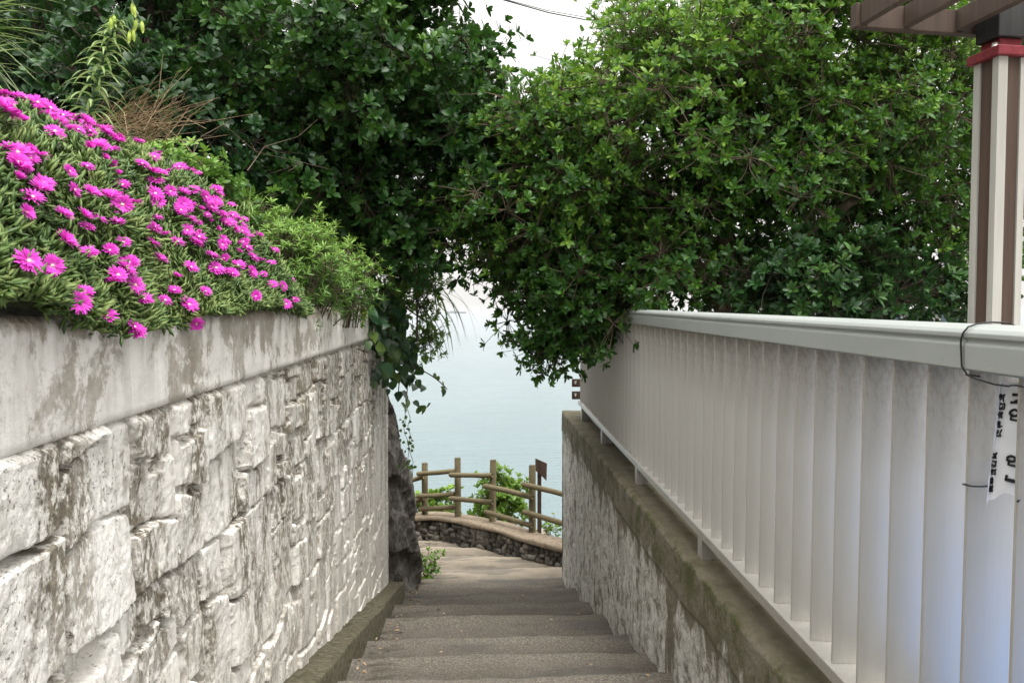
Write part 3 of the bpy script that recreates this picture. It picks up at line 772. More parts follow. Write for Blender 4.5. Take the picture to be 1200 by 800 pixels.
# ------------------------------------------------------------------ foliage tools
def norm(a): return a / (np.linalg.norm(a, axis=-1, keepdims=True) + 1e-9)
def leaves(mb, pos, d, nrm, L, W, tint, droop=.15, fold=.12, shape='oval', mi=0):
    """pos,d,nrm: (n,3); L,W: (n,)"""
    n = len(pos); d = norm(d); side = norm(np.cross(d, nrm)); up = np.cross(side, d)
    L = np.broadcast_to(L, (n,))[:, None]; W = np.broadcast_to(W, (n,))[:, None]
    if shape == 'oval': st = [(.22, .58), (.55, 1.), (.86, .68)]
    elif shape == 'lance': st = [(.2, .8), (.5, 1.), (.78, .6)]
    elif shape == 'heart': st = [(.06, .72), (.32, 1.05), (.70, .62)]
    v = [pos]
    for (t, w) in st:
        cpt = pos + d * L * t + up * (-droop * L * t * t)
        v += [cpt - side * W * w * .5 + up * W * fold, cpt, cpt + side * W * w * .5 + up * W * fold]
    v.append(pos + d * L + up * (-droop * L * 1.15))
    v = np.stack(v, 1)                         # n,11,3
    b = np.arange(n)[:, None] * 11
    tri = np.concatenate([b + [0, 2, 1], b + [0, 3, 2], b + [7, 8, 10], b + [8, 9, 10]])
    qd = np.concatenate([b + [1, 2, 5, 4], b + [2, 3, 6, 5], b + [4, 5, 8, 7], b + [5, 6, 9, 8]])
    mb.add(v.reshape(-1, 3), [tri, qd], mi, np.repeat(np.broadcast_to(tint, (n,)), 11))
def blades(mb, base, d0, L, W, bend, tint, seg=6, mi=0, up=np.array([0, 0, 1.])):
    """long grass blades arching over by gravity"""
    n = len(base); d = norm(d0); p = base.copy(); vs = []
    L = np.broadcast_to(L, (n,)); W = np.broadcast_to(W, (n,)); bend = np.broadcast_to(bend, (n,))
    for k in range(seg + 1):
        side = norm(np.cross(d, up) + 1e-6)
        w = W * (1 - (k / seg) ** 2) * (.55 + .45 * min(1, k / 1.5)) * .5
        vs += [p - side * w[:, None], p + side * w[:, None]]
        d = norm(d - up * (bend / seg)[:, None]); p = p + d * (L / seg)[:, None]
    v = np.stack(vs, 1); m = 2 * (seg + 1); b = np.arange(n)[:, None] * m
    q = np.concatenate([b + [2 * k, 2 * k + 1, 2 * k + 3, 2 * k + 2] for k in range(seg)])
    mb.add(v.reshape(-1, 3), q, mi, np.repeat(np.broadcast_to(tint, (n,)), m))
def twigs(mb, a, b, r0, r1):
    n = len(a); t = norm(b - a); ref = np.where(np.abs(t[:, 2:]) < .9, [[0, 0, 1.]], [[1., 0, 0]])
    s = norm(np.cross(t, ref)); w = np.cross(t, s)
    mid = (a + b) / 2 + rng.normal(size=a.shape) * .06 * np.linalg.norm(b - a, axis=1)[:, None]
    vs = []
    for p, r in ((a, r0), (mid, (r0 + r1) / 2), (b, r1)):
        for k in range(3):
            an = 2 * np.pi * k / 3; vs.append(p + (s * math.cos(an) + w * math.sin(an)) * r)
    v = np.stack(vs, 1); bb = np.arange(n)[:, None] * 9
    q = np.concatenate([bb + [3 * l + k, 3 * l + (k + 1) % 3, 3 * l + 3 + (k + 1) % 3, 3 * l + 3 + k] for l in range(2) for k in range(3)])
    mb.add(v.reshape(-1, 3), q)
def skeleton(mb, root_pts, targets, step=.16, k=.0042, rmin=.004, wig=.06):
    """connects every cluster to the nearest branch already grown; thickness from what hangs on it"""
    nodes = [np.array(p, float) for p in root_pts]; par = [i - 1 for i in range(len(nodes))]
    tg = targets[np.argsort(np.linalg.norm(targets - nodes[-1], axis=1))]
    arr = np.array(nodes); ends = []
    nroot = max(0, len(nodes) - 3)
    for p in tg:
        dd = np.linalg.norm(arr - p, axis=1) + .12 * np.linalg.norm(arr - arr[len(root_pts) - 1], axis=1) * .6
        dd[:nroot] += 5
        i = int(np.argmin(dd)); q = arr[i]; m = max(1, int(np.linalg.norm(p - q) / step)); new = []
        off = rng.normal(size=3) * wig * np.linalg.norm(p - q)
        for a in range(1, m + 1):
            t = a / m; new.append(q + (p - q) * t + off * math.sin(t * math.pi) + (rng.normal(size=3) * .012 if a < m else 0))
        for a, nn in enumerate(new):
            par.append(i if a == 0 else len(nodes) - 1); nodes.append(nn)
        arr = np.array(nodes); ends.append(len(nodes) - 1)
    cnt = np.zeros(len(nodes)); 
    for e in ends: cnt[e] += 1
    for i in range(len(nodes) - 1, 0, -1):
        if par[i] >= 0: cnt[par[i]] += cnt[i]
    rad = np.maximum(rmin, k * cnt ** .52)
    kids = {}
    for i, p in enumerate(par):
        if p >= 0: kids.setdefault(p, []).append(i)
    starts = [0] + [c for p, cs in kids.items() for c in sorted(cs, key=lambda c: -cnt[c])[1:]]
    for s in starts:
        ch = [par[s]] if par[s] >= 0 else []
        ch.append(s); c = s
        while c in kids: c = max(kids[c], key=lambda q: cnt[q]); ch.append(c)
        rr_ = np.array([rad[i] for i in ch])
        if par[s] >= 0: rr_[0] = rr_[1]
        mb.tube(np.array([nodes[i] for i in ch]), rr_, 7 if rr_[0] > .02 else 5, cap=False, wob=.05 if rr_[0] > .02 else 0)
def ellip(n, c, r, lo=.45, flat=None):
    m = max(3, n // 6); r = np.asarray(r)
    d = norm(rng.normal(size=(m, 3))); q = lo + (1 - lo) * rng.random((m, 1)) ** .6
    pc = d * q * r; k = rng.integers(0, m, n)
    p = pc[k] + rng.normal(size=(n, 3)) * np.minimum(r * .28, [.20, .20, .075]) * [1, 1, 1]
    return np.asarray(c) + p, norm(p / r + 1e-6)
def rosettes(mb, tw, centres, outward, per, spread, nleaf, L, W, mat_t, droop=.2, up=.45, tilt=(.35, 1.1), twr=.0025, young=.25, shape='oval'):
    n = len(centres)
    c = np.repeat(centres, per, 0); o = np.repeat(outward, per, 0)
    off = rng.normal(size=c.shape) * spread; p = c + off + o * spread * .4
    twigs(tw, c, p, twr * 1.5, twr)
    axis = norm(o * .7 + np.array([0, 0, up]) + norm(off) * .5 + rng.normal(size=c.shape) * .35)
    m = len(p)
    ref = norm(rng.normal(size=(m, 3))); a = norm(np.cross(axis, ref)); b = np.cross(axis, a)
    ti = mat_t(p, np.repeat(np.arange(n), per))
    for k in range(nleaf):
        ph = 2.4 * k + rng.random(m) * .5; tl = tilt[0] + (tilt[1] - tilt[0]) * (k + rng.random(m) * .8) / nleaf
        rad = a * np.cos(ph)[:, None] + b * np.sin(ph)[:, None]
        d = axis * np.cos(tl)[:, None] + rad * np.sin(tl)[:, None]
        nr = axis * np.sin(tl)[:, None] - rad * np.cos(tl)[:, None]
        nr = norm(nr + rng.normal(size=nr.shape) * .25)
        keep = rng.random(m) < .93
        sc = (.72 + .5 * rng.random(m)) * (1 - .25 * (k < 3))
        tt = np.clip(ti + (young if k < 3 else 0) + rng.normal(size=m) * .10, 0, 1)
        leaves(mb, (p - axis * .012 * (k / nleaf))[keep], d[keep], nr[keep], (L * sc)[keep], (W * sc)[keep], tt[keep], droop, .10, shape)

def tree(name, label, cat, base, root_pts, ells, leafm, barkm, per=10, spread=.12, nleaf=8, L=.08, W=.032, tint0=.4, tint_var=.25, hi=.25, droop=.2, k=.0021, young=.25, shape='oval', group=None, lo=.45, tilt=(.35, 1.1), up=.45, step=.16):
    root = thing(name, base, label, cat, group)
    cs, os_ = [], []
    for (c, r, n) in ells:
        a, b = ellip(n, c, r, lo); cs.append(a); os_.append(b)
    cs = np.concatenate(cs); os_ = np.concatenate(os_)
    zmin, zmax = cs[:, 2].min(), cs[:, 2].max()
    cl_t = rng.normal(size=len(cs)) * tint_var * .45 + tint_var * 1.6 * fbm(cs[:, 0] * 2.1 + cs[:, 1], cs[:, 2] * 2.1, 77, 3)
    def mt(p, ci): return np.clip(tint0 + cl_t[ci] + hi * ((p[:, 2] - zmin) / (zmax - zmin) - .5) + rng.normal(size=len(p)) * .08, 0, 1)  # hi lightens leaf colour upward, painting top light into the crown
    cr, tr = MB(), MB()
    skeleton(tr, root_pts, cs, k=k, step=step)
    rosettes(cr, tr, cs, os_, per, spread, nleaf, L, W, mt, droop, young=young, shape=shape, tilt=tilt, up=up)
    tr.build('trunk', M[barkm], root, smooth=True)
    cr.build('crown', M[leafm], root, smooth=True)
    return root
def E(u, v, Y, ru, rv, ry, n):
    """ellipsoid given by picture position and half sizes in metres along x, z, y"""
    p = P(u, v, Y); return (p, np.array([ru, ry, rv]) , n)

# ------------------------------------------------------------------ trees right of the steps
G_T = 'evergreen trees round the steps'
def pts(*uvy): return [P(*a) for a in uvy]
def rooted(base_z, *uvy):
    q = pts(*uvy); return [np.array([q[0][0] + .05, q[0][1], base_z])] + q
tr1 = rooted(-1.37, (848, 372, 6.2), (843, 330, 6.2), (852, 290, 6.25), (846, 250, 6.3), (830, 200, 6.35), (800, 150, 6.4))
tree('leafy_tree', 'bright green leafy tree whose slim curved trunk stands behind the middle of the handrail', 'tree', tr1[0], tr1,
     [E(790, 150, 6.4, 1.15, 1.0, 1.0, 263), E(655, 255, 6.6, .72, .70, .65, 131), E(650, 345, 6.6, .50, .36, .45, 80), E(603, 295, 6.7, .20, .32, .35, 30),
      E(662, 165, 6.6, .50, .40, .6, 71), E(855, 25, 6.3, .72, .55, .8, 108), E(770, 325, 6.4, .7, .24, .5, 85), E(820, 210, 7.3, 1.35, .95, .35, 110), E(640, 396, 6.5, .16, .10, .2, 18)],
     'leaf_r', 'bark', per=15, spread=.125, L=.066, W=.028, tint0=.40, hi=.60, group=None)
tr2 = rooted(-1.37, (922, 372, 6.1), (918, 330, 6.1), (928, 296, 6.1), (945, 272, 6.15), (985, 245, 6.2), (1030, 215, 6.25))
tree('spreading_tree', 'green tree with bare spreading limbs and sky gaps, next to the striped pergola post', 'tree', tr2[0], tr2,
     [E(1020, 180, 7.4, .95, .95, .3, 80), E(970, 110, 6.4, .95, 1.0, .9, 209), E(1075, 130, 6.5, .55, .95, .6, 116), E(1060, 290, 6.6, .55, .42, .5, 62), E(900, 200, 6.0, .55, .55, .45, 77), E(1000, 10, 6.4, .9, .4, .8, 93), E(1165, 170, 6.9, .4, 1.2, .5, 62), E(1190, 20, 6.9, .7, .4, .5, 62)],
     'leaf_r', 'bark', per=13, spread=.125, L=.066, W=.027, tint0=.38, hi=.45, k=.0012)
sh = rooted(-1.37, (985, 372, 6.2), (985, 350, 6.2), (988, 340, 6.2))
tree('dark_shrub', 'dark glossy low shrub just above the handrail under the spreading tree', 'shrub', sh[0], sh,
     [E(965, 335, 5.75, .55, .20, .22, 62), E(1075, 347, 5.9, .40, .14, .22, 30), E(880, 342, 6.9, .6, .22, .3, 46), E(1000, 320, 6.9, .7, .25, .3, 50)],
     'leaf_d', 'bark_dark', per=10, spread=.12, L=.085, W=.036, tint0=.4, hi=.2)
pt_ = rooted(-1.4, (860, 372, 9.3), (855, 250, 9.3), (850, 120, 9.3), (845, 40, 9.3))
tree('pale_tree', 'pale yellow green tree top rising behind the bright leafy tree', 'tree', pt_[0], pt_,
     [E(820, 15, 9.0, 1.3, .5, .8, 70), E(1150, 30, 9, 1.0, .5, .7, 50)],
     'leaf_b', 'bark', per=11, spread=.15, nleaf=9, L=.085, W=.022, tint0=.55, shape='lance', up=.7)

# ------------------------------------------------------------------ trees and shrubs left of the steps
tl = rooted(-.1, (400, 350, 7.6), (405, 300, 7.6), (425, 240, 7.5), (440, 180, 7.4), (445, 120, 7.3))
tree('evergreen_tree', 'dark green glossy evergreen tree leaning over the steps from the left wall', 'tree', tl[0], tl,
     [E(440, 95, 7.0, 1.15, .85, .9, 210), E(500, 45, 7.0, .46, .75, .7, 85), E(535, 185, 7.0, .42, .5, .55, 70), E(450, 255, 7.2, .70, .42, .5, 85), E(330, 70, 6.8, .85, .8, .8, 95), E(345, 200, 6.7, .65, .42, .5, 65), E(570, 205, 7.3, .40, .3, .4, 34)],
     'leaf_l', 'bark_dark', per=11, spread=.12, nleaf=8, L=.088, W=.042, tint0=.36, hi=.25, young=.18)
tb = rooted(.3, (150, 300, 6.3), (160, 180, 6.3), (172, 80, 6.3), (176, 20, 6.2))
tree('hedge_shrub', 'shaded dark green shrub behind the lily and the top of the pink flowers', 'shrub', tb[0], tb,
     [E(120, 50, 6.2, 1.25, .75, .6, 150), E(220, 170, 6.0, .6, .42, .5, 60), E(60, 150, 6.3, .8, .5, .5, 60)],
     'leaf_d', 'bark_dark', per=10, spread=.13, nleaf=8, L=.092, W=.042, tint0=.34, hi=.2, young=.15)
tf = rooted(.4, (330, 330, 9.3), (320, 200, 9.3), (300, 100, 9.3), (300, 40, 9.3))
tree('backdrop_tree', 'deep shade tree seen through the gaps behind the leaning evergreen', 'tree', tf[0], tf,
     [E(330, 130, 9.3, 2.2, 1.7, .7, 150), E(80, 120, 9, 1.6, 1.6, .7, 110), E(455, 200, 9.3, .7, 1.0, .5, 50)],
     'leaf_d', 'bark_dark', per=11, spread=.17, nleaf=7, L=.12, W=.06, tint0=.3, hi=.1, young=.1)
bb = rooted(-.2, (455, 365, 7.9), (468, 330, 7.9), (488, 300, 7.9))
tree('slender_bush', 'light green fine leaved bush hanging over the far end of the left wall', 'bush', bb[0], bb,
     [E(486, 290, 7.9, .24, .42, .3, 46), E(472, 350, 7.7, .22, .3, .3, 46), E(490, 390, 7.9, .14, .2, .2, 10)],
     'leaf_w', 'bark', per=9, spread=.09, nleaf=8, L=.062, W=.019, tint0=.68, shape='lance', droop=.4, up=.0)

# big leaved vine hanging over the end of the left wall
def vine():
    root = thing('hanging_vine', (-.95, 7.6, -.02), 'dark big leaved vine trailing down the far end of the whitewashed wall', 'vine')
    st, lf = MB(), MB()
    ends = [(432, 345, 7.2, 440, 432, 7.15), (440, 350, 7.4, 450, 448, 7.9), (450, 355, 7.8, 467, 458, 8.2), (455, 365, 8, 478, 440, 8.2), (425, 345, 7, 428, 390, 6.75), (462, 380, 8.1, 476, 470, 8.3), (445, 355, 7.5, 452, 440, 7.5), (455, 420, 8.0, 524, 456, 7.9)]
    for i, (u0, v0, y0, u1, v1, y1) in enumerate(ends):
        a, b = P(u0, v0, y0), P(u1, v1, y1); a[0] = max(a[0], -1.2); b[0] = max(b[0], -.90)
        m = (a + b) / 2 + [.12, 0, .06]
        t = np.linspace(0, 1, 12)[:, None]; c = (1 - t) ** 2 * a + 2 * t * (1 - t) * m + t * t * b
        st.tube(c, .006, 5)
        thin = i == 7
        n = 6 if thin else 34
        k = rng.integers(1 if not thin else 7, 12, n); p = c[k] + rng.normal(size=(n, 3)) * (.02 if thin else .09)
        p[:, 0] = np.maximum(p[:, 0], -.93)
        d = norm(np.stack([.35 * rng.normal(size=n) + .3, -.35 + .4 * rng.normal(size=n), -.75 + .35 * rng.normal(size=n)], -1))
        nr = norm(np.stack([.6 + .4 * rng.normal(size=n), -.7 + .4 * rng.normal(size=n), .5 + .3 * rng.normal(size=n)], -1))
        S = (.085 if thin else .125) * (.6 + .6 * rng.random(n))
        leaves(lf, p, d, nr, S, S * .86, np.clip(.42 + .22 * rng.normal(size=n) + (.4 if thin else 0), 0, 1), .25, .08, 'heart')
    # a few yellowing young leaves on the coping corner
    n = 26; p = np.stack([P(u, v, 6.4) for u, v in zip(rng.normal(408, 7, n), rng.normal(362, 9, n))]); p[:, 0] = np.maximum(p[:, 0], -.95)
    leaves(lf, p, norm(rng.normal(size=(n, 3)) + [.4, -.6, -.4]), norm(rng.normal(size=(n, 3)) * .4 + [.5, -.6, .6]), .06, .055, .85 + .1 * rng.random(n), .2, .08, 'heart')
    # tendrils down the rock
    for (u, v, w) in ((474, 480, 545), (478, 470, 560)):
        a, b = P(u, v, 8.45), P(u + 5, w, 8.45); t = np.linspace(0, 1, 10)[:, None]; c = a + (b - a) * t + rng.normal(size=(10, 3)) * .015
        st.tube(c, .003, 4); n = 22
        leaves(lf, c[rng.integers(0, 10, n)] + rng.normal(size=(n, 3)) * .03, norm(rng.normal(size=(n, 3)) + [.2, -.4, -.6]), norm(rng.normal(size=(n, 3)) * .5 + [.3, -.8, .4]), .04, .035, .6 + .3 * rng.random(n), .2, .08, 'heart')
    st.build('stems', M['bark'], root, smooth=True); lf.build('leaves', M['leaf_v'], root, smooth=True)
vine()
def reeds():
    b0 = P(488, 345, 7.6)
    root = thing('reed_clump', (b0[0] - .1, b0[1], b0[2]), 'long drooping reed blades hanging against the sea beside the slender bush', 'grass')
    mb = MB(); n = 24
    base = np.stack([P(u, v, 7.6) for u, v in zip(rng.uniform(478, 500, n), rng.uniform(335, 365, n))])
    d = norm(np.stack([.75 + .3 * rng.normal(size=n), -.1 + .4 * rng.normal(size=n), .65 + .35 * rng.normal(size=n)], -1))
    blades(mb, base, d, rng.uniform(.45, .95, n), rng.uniform(.018, .034, n), rng.uniform(2.2, 4.2, n), .25 * rng.random(n), 9)
    mb.build('blades', M['leaf_w'], root, smooth=True)
    stalk = MB(); stalk.tube([[base[:, 0].mean(), base[:, 1].mean(), -.3], base.mean(0)], .01, 5); stalk.build('stalk', M['bark'], root)
reeds()

# ------------------------------------------------------------------ weeds and grasses on the left bank
def weed(name, label, cat, cu, cv, Y, ru, rv, ry, n, L, W, t0, per=8, mat='leaf_w', shape='lance', zb=None, up=.6, spread=.07, nleaf=9):
    c = P(cu, cv, Y); zb = c[2] - rv - .12 if zb is None else zb
    root = thing(name, (c[0], c[1], zb), label, cat)
    cs, o = ellip(n, c, (ru, ry, rv), .2)
    st, lf = MB(), MB()
    base = np.stack([c[0] + (cs[:, 0] - c[0]) * .6, c[1] + (cs[:, 1] - c[1]) * .6, np.full(n, zb)], -1)
    twigs(st, base, cs, .005, .003)
    rosettes(lf, st, cs, norm(o + [0, 0, .6]), per, spread, nleaf, L, W, lambda p, ci: np.clip(t0 + .35 * (p[:, 2] - c[2]) / rv + .12 * rng.normal(size=len(p)), 0, 1), .3, shape=shape, up=up, tilt=(.2, 1.3), twr=.0018)
    st.build('stems', M['bark'], root, smooth=True); lf.build('leaves', M[mat], root, smooth=True)
weed('feathery_weed', 'bright feathery green weed clump on the coping just beyond the last pink flowers', 'weed', 345, 315, 4.9, .33, .24, .3, 130, .050, .009, .50)
weed('feathery_weed', 'darker feathery weed clump between the bright one and the hanging vine', 'weed', 395, 332, 5.6, .26, .20, .25, 70, .048, .012, .42)
weed('leafy_weed', 'mid green leafy weeds behind the crest of the pink flowers', 'weed', 300, 250, 5.0, .28, .17, .25, 40, .05, .022, .30, shape='oval')
weed('leafy_weed', 'low leafy weeds in shade under the straw tuft', 'weed', 235, 212, 4.6, .22, .09, .22, 30, .05, .025, .22, shape='oval')
def grass(name, label, u, v, Y, n, L, W, lean, t0, bend=(1, 2.4), mat='blade', zdrop=.1):
    c = P(u, v, Y); root = thing(name, (c[0], c[1], c[2] - zdrop), label, 'grass')
    mb = MB(); base = c + rng.normal(size=(n, 3)) * [.04, .04, .01]
    d = norm(rng.normal(size=(n, 3)) * .55 + np.asarray(lean))
    blades(mb, base - [0, 0, zdrop * .5], d, rng.uniform(.6, 1.2, n) * L, W, rng.uniform(*bend, n), np.clip(t0 + .2 * rng.normal(size=n), 0, 1), 7)
    mb.build('blades', M[mat], root, smooth=True)
grass('grass_tuft', 'small pale grass tuft arching beside the feathery weeds', 292, 238, 4.7, 24, .26, .007, (.2, -.2, .9), .75)
grass('grass_tuft', 'thin grass blades sprouting between the two feathery weed clumps', 372, 315, 5.3, 22, .34, .006, (.25, 0, .9), .45, mat='leaf_w')
def straw():
    c = P(160, 148, 3.9); root = thing('straw_tuft', (c[0], c[1], c[2] - .1), 'dry brown straw tuft beside the lily stem', 'dry grass')
    mb = MB(); n = 120
    base = c + rng.normal(size=(n, 3)) * [.09, .08, .03]
    d = norm(rng.normal(size=(n, 3)) * .35 + [.75, -.15, .35])
    twigs(mb, base - d * .10, base + d * rng.uniform(.1, .34, (n, 1)), .0022, .001)
    mb.build('stalks', M['dry'], root, smooth=True)
straw()
def dry_branch(label, path, r):
    c = [P(*q) for q in path]; mb = MB(); mb.tube(c, np.linspace(r, r * .4, len(c)), 6, wob=.05)
    for i in range(1, len(c) - 1):
        for _ in range(2):
            e = c[i] + rng.normal(size=3) * [.14, .1, .1]; mb.tube([c[i], (c[i] + e) / 2 + rng.normal(size=3) * .015, e], [r * .5, r * .4, r * .2], 5)
    tag(mb.build('dry_branch', M['bark'], smooth=True), label, 'branch')
dry_branch('thin dry branch bending over the weeds below the evergreen tree', [(205, 232, 4.8), (222, 190, 4.85), (236, 160, 4.9), (262, 146, 5.0), (300, 178, 5.1), (352, 190, 5.3), (385, 198, 5.5)], .004)
dry_branch('long bare twig across the shade left of the evergreen tree', [(290, 200, 5.3), (310, 172, 5.4), (350, 160, 5.5), (372, 140, 5.7)], .004)

def lily():
    c = P(104, 152, 2.75); root = thing('lily', (c[0], c[1], c[2] - .25), 'tall green lily stem with narrow leaves and hanging yellow green buds above the pink flowers', 'lily')
    path = np.array([P(100, 185, 2.75), P(104, 140, 2.75), P(112, 100, 2.74), P(122, 65, 2.72), P(132, 38, 2.70), P(141, 22, 2.68), P(148, 10, 2.67), P(150, 2, 2.66)])
    st = MB().tube(path, np.linspace(.006, .0025, len(path)), 7)
    lf = MB(); n = 78; t = np.linspace(.12, .70, n); d_ = np.linspace(0, 1, len(path))
    base = np.stack([np.interp(t, d_, path[:, k]) for k in range(3)], -1)
    a = np.arange(n) * 2.4; d = norm(np.stack([np.cos(a), np.sin(a), .65 + 0 * a], -1))
    L = np.interp(t, [.12, .4, .7], [.17, .12, .055])
    blades(lf, base, d, L, np.interp(t, [.1, .7], [.016, .011]), 1.5 + .4 * rng.random(n), .45 + .2 * rng.random(n), 7)
    st2 = []
    bd = []
    for (u, v, k) in ((130, 20, 5), (133, 17, 5), (160, 22, 6), (166, 24, 6), (156, 34, 5), (152, 36, 5), (157, 6, 7), (155, 3, 7)):
        e = P(u, v, 2.66 + rng.uniform(-.03, .03)); s0 = path[k]
        st.tube([s0, (s0 + e) / 2 + [0, 0, .02], e], .0018, 5)
        b = MB(); q = e + np.array([rng.normal() * .004, 0, -.042])
        b.tube([e, e * .75 + q * .25, (e + q) / 2, e * .2 + q * .8, q], [.0025, .0055, .0068, .0055, .0015], 8); bd.append(b)
    st.build('stem', M['leaf_v'], root, smooth=True); lf.build('leaves', M['blade'], root, smooth=True)
    for b in bd: b.build('bud', M['bud'], root, smooth=True)
lily()
def cycad():
    c = P(-60, 60, 2.6); root = thing('fan_palm', (c[0], c[1], .35), 'palm fan of long narrow pale green leaflets entering at the far left above the flowers', 'palm')
    mb, st = MB(), MB()
    for (u, v, tu, tv, n, Ls) in ((-75, 45, 40, 30, 30, .36), (-70, 95, 20, 75, 20, .30), (-80, 10, 45, -10, 24, .40)):
        a = P(u, v, 2.6); e = norm(P(tu, tv, 2.55) - a)
        an = np.linspace(-1.0, .95, n)
        ez = np.array([0, 0, 1.])
        d = norm(e[None] * np.cos(an)[:, None] + ez[None] * np.sin(an)[:, None] * .8 + rng.normal(size=(n, 3)) * .05)
        blades(mb, np.repeat(a[None], n, 0), d, Ls * rng.uniform(.95, 1.25, n), .016, .55 + .3 * rng.random(n), .5 + .2 * rng.random(n), 7)
        st.tube([[a[0] - .15, a[1], .3], [a[0] - .08, a[1], a[2] * .7 + .1], a], .007, 6)
    st.build('stalk', M['leaf_v'], root, smooth=True); mb.build('fan', M['blade'], root, smooth=True)
cycad()

# ------------------------------------------------------------------ ice plant mound with magenta flowers
def ice_plant():
    root = thing('ice_plant', (-1.2, 2.6, 0), 'mound of fleshy green ice plant covered in magenta daisy flowers, spilling over the white wall', 'flowering plant')
    yk_ = [.6, 1.2, 2.0, 2.65, 3.2, 3.6, 3.95, 4.2, 4.35]; hk = [.48, .53, .56, .575, .57, .52, .40, .20, .03]
    ok = [.03, .02, .05, .11, .07, .05, .03, .04, .0]; oky = [.6, 1.5, 1.72, 2.0, 2.5, 3, 3.5, 4.0, 4.35]
    T = np.array([0, .08, .22, .42, .60, .80, 1.0])
    cx = np.array([-.915, -.925, -.975, -1.07, -1.24, -1.65, -2.3]); cz = np.array([-1., .12, .42, .76, .97, 1.0, .92])
    def surf(y, t):
        H = np.interp(y, yk_, hk); ov = np.interp(y, oky, ok)
        x = np.interp(t, T, cx); zf = np.interp(t, T, cz)
        z = np.where(zf < 0.12, (zf - .12) / 1.12 * (ov + .02) + .12 * H - .01, zf * H)
        b = fbm(y * 2.6, t * 4.2, 101, 3) * .12 * np.minimum(1, H / .2)
        x = x - (1 - np.clip(H / .5, 0, 1)) * .02
        return np.stack([x + b * .8 + .01, y, z + b * .45], -1)
    def nrm_(y, t):
        e = .01
        a = surf(y + e, t) - surf(y - e, t); b = surf(y, np.minimum(t + e, 1)) - surf(y, np.maximum(t - e, 0))
        n = norm(np.cross(b, a)); s = np.sign(n[..., 0] + n[..., 2])[..., None]; return n * np.where(s == 0, 1, s)
    # woody mat below the leaves
    yg = np.linspace(.6, 4.35, 90); tg = np.linspace(0, 1, 40); Yg, Tg = np.meshgrid(yg, tg, indexing='ij')
    q = surf(Yg, Tg) - nrm_(Yg, Tg) * .055; q[..., 2] = np.where(Tg < .15, np.maximum(q[..., 2], .0), q[..., 2])
    MB().add(q, grid_faces(90, 40), tint=.05).build('mat', M['soil'], root, smooth=True)
    # leaves: short fleshy three sided fingers
    fol = MB(); n = 36000
    y = .75 + 3.6 * rng.random(n); t = rng.random(n) * .86; t[:5000] = rng.random(5000) * .12
    p = surf(y, t); nn = nrm_(y, t)
    tuft = norm(np.stack([fbm(p[:, 1] * 22, p[:, 2] * 22 + p[:, 0] * 22, 110 + k, 2) for k in range(3)], -1))
    dep = rng.random(n) ** 1.6
    p = p - nn * (dep * .055 - .012)[:, None]
    d = norm(nn * .50 + [.0, -.1, .30] + tuft * .9 + rng.normal(size=(n, 3)) * .50)
    ref = norm(rng.normal(size=(n, 3))); a = norm(np.cross(d, ref)); b = np.cross(d, a)
    L = rng.uniform(.020, .040, n) ; r = L * .13 + .0007
    ti = np.clip(.42 + .85 * fbm(p[:, 1] * 3, p[:, 2] * 5, 121, 3) + .2 * rng.normal(size=n) + .12 * (1 - dep), 0, 1)  # leaves deeper in the mound coloured darker, painting shade into the gaps
    vs = []
    for k, (s_, w) in enumerate(((0, .7), (.55, 1.0))):
        for m in range(3):
            an = 2.094 * m + k * .2
            vs.append(p + d * (L * s_)[:, None] + (a * math.cos(an) + b * math.sin(an)) * (r * w)[:, None])
    vs.append(p + d * L[:, None] + [0, 0, .002])
    v = np.stack(vs, 1); bb = np.arange(n)[:, None] * 7
    qd = np.concatenate([bb + [m, (m + 1) % 3, 3 + (m + 1) % 3, 3 + m] for m in range(3)])
    tri = np.concatenate([bb + [3 + m, 3 + (m + 1) % 3, 6] for m in range(3)])
    tt = np.repeat(ti, 7).reshape(n, 7); tt[:, 6] = np.clip(tt[:, 6] + .15, 0, 1)
    fol.add(v.reshape(-1, 3), [qd, tri], 0, tt.ravel())
    fol.build('foliage', M['ice'], root, smooth=True)
    # flower heads, four shapes shared by the copies
    def head(seed, open_):
        g = np.random.default_rng(seed); mb = MB(); n1 = 46
        for ring, (n, el, Lr) in enumerate(((30, .18, 1.), (25, .46, .86))):
            el = el + (1 - open_) * .75
            ph = np.arange(n) * 2 * np.pi / n + g.normal(size=n) * .10; e_ = el + g.normal(size=n) * .13
            d = np.stack([np.cos(ph) * np.cos(e_), np.sin(ph) * np.cos(e_), np.sin(e_)], -1)
            nr = np.stack([-np.cos(ph) * np.sin(e_), -np.sin(ph) * np.sin(e_), np.cos(e_)], -1)
            L = .0285 * Lr * g.uniform(.84, 1.1, n); base = d * .0045
            side = norm(np.cross(d, nr)); W = .0026
            vs = []
            for (s_, w) in ((0, .5), (.35, 1.), (.75, 1.05), (1., .35)):
                c = base + d * (L * s_)[:, None] + nr * (-.0035 * s_ * s_ + g.normal() * .0004)
                vs += [c - side * W * w, c + side * W * w]
            v = np.stack(vs, 1); b = np.arange(n)[:, None] * 8
            mb.add(v.reshape(-1, 3), np.concatenate([b + [2 * k, 2 * k + 1, 2 * k + 3, 2 * k + 2] for k in range(3)]), 0,
                   np.tile([0, 0, .25, .25, .7, .7, 1, 1], n) * .8 + .2 * np.repeat(g.random(n), 8))
        an = np.linspace(0, 2 * np.pi, 10, endpoint=False); vs = [(0, 0, .006)]
        vs += [(.003 * math.cos(x), .003 * math.sin(x), .0055) for x in an] + [(.0052 * math.cos(x), .0052 * math.sin(x), .001) for x in an]
        mb.add(vs, [np.array([(0, 1 + k, 1 + (k + 1) % 10) for k in range(10)]), np.array([(1 + k, 11 + k, 11 + (k + 1) % 10, 1 + (k + 1) % 10) for k in range(10)])], 1)
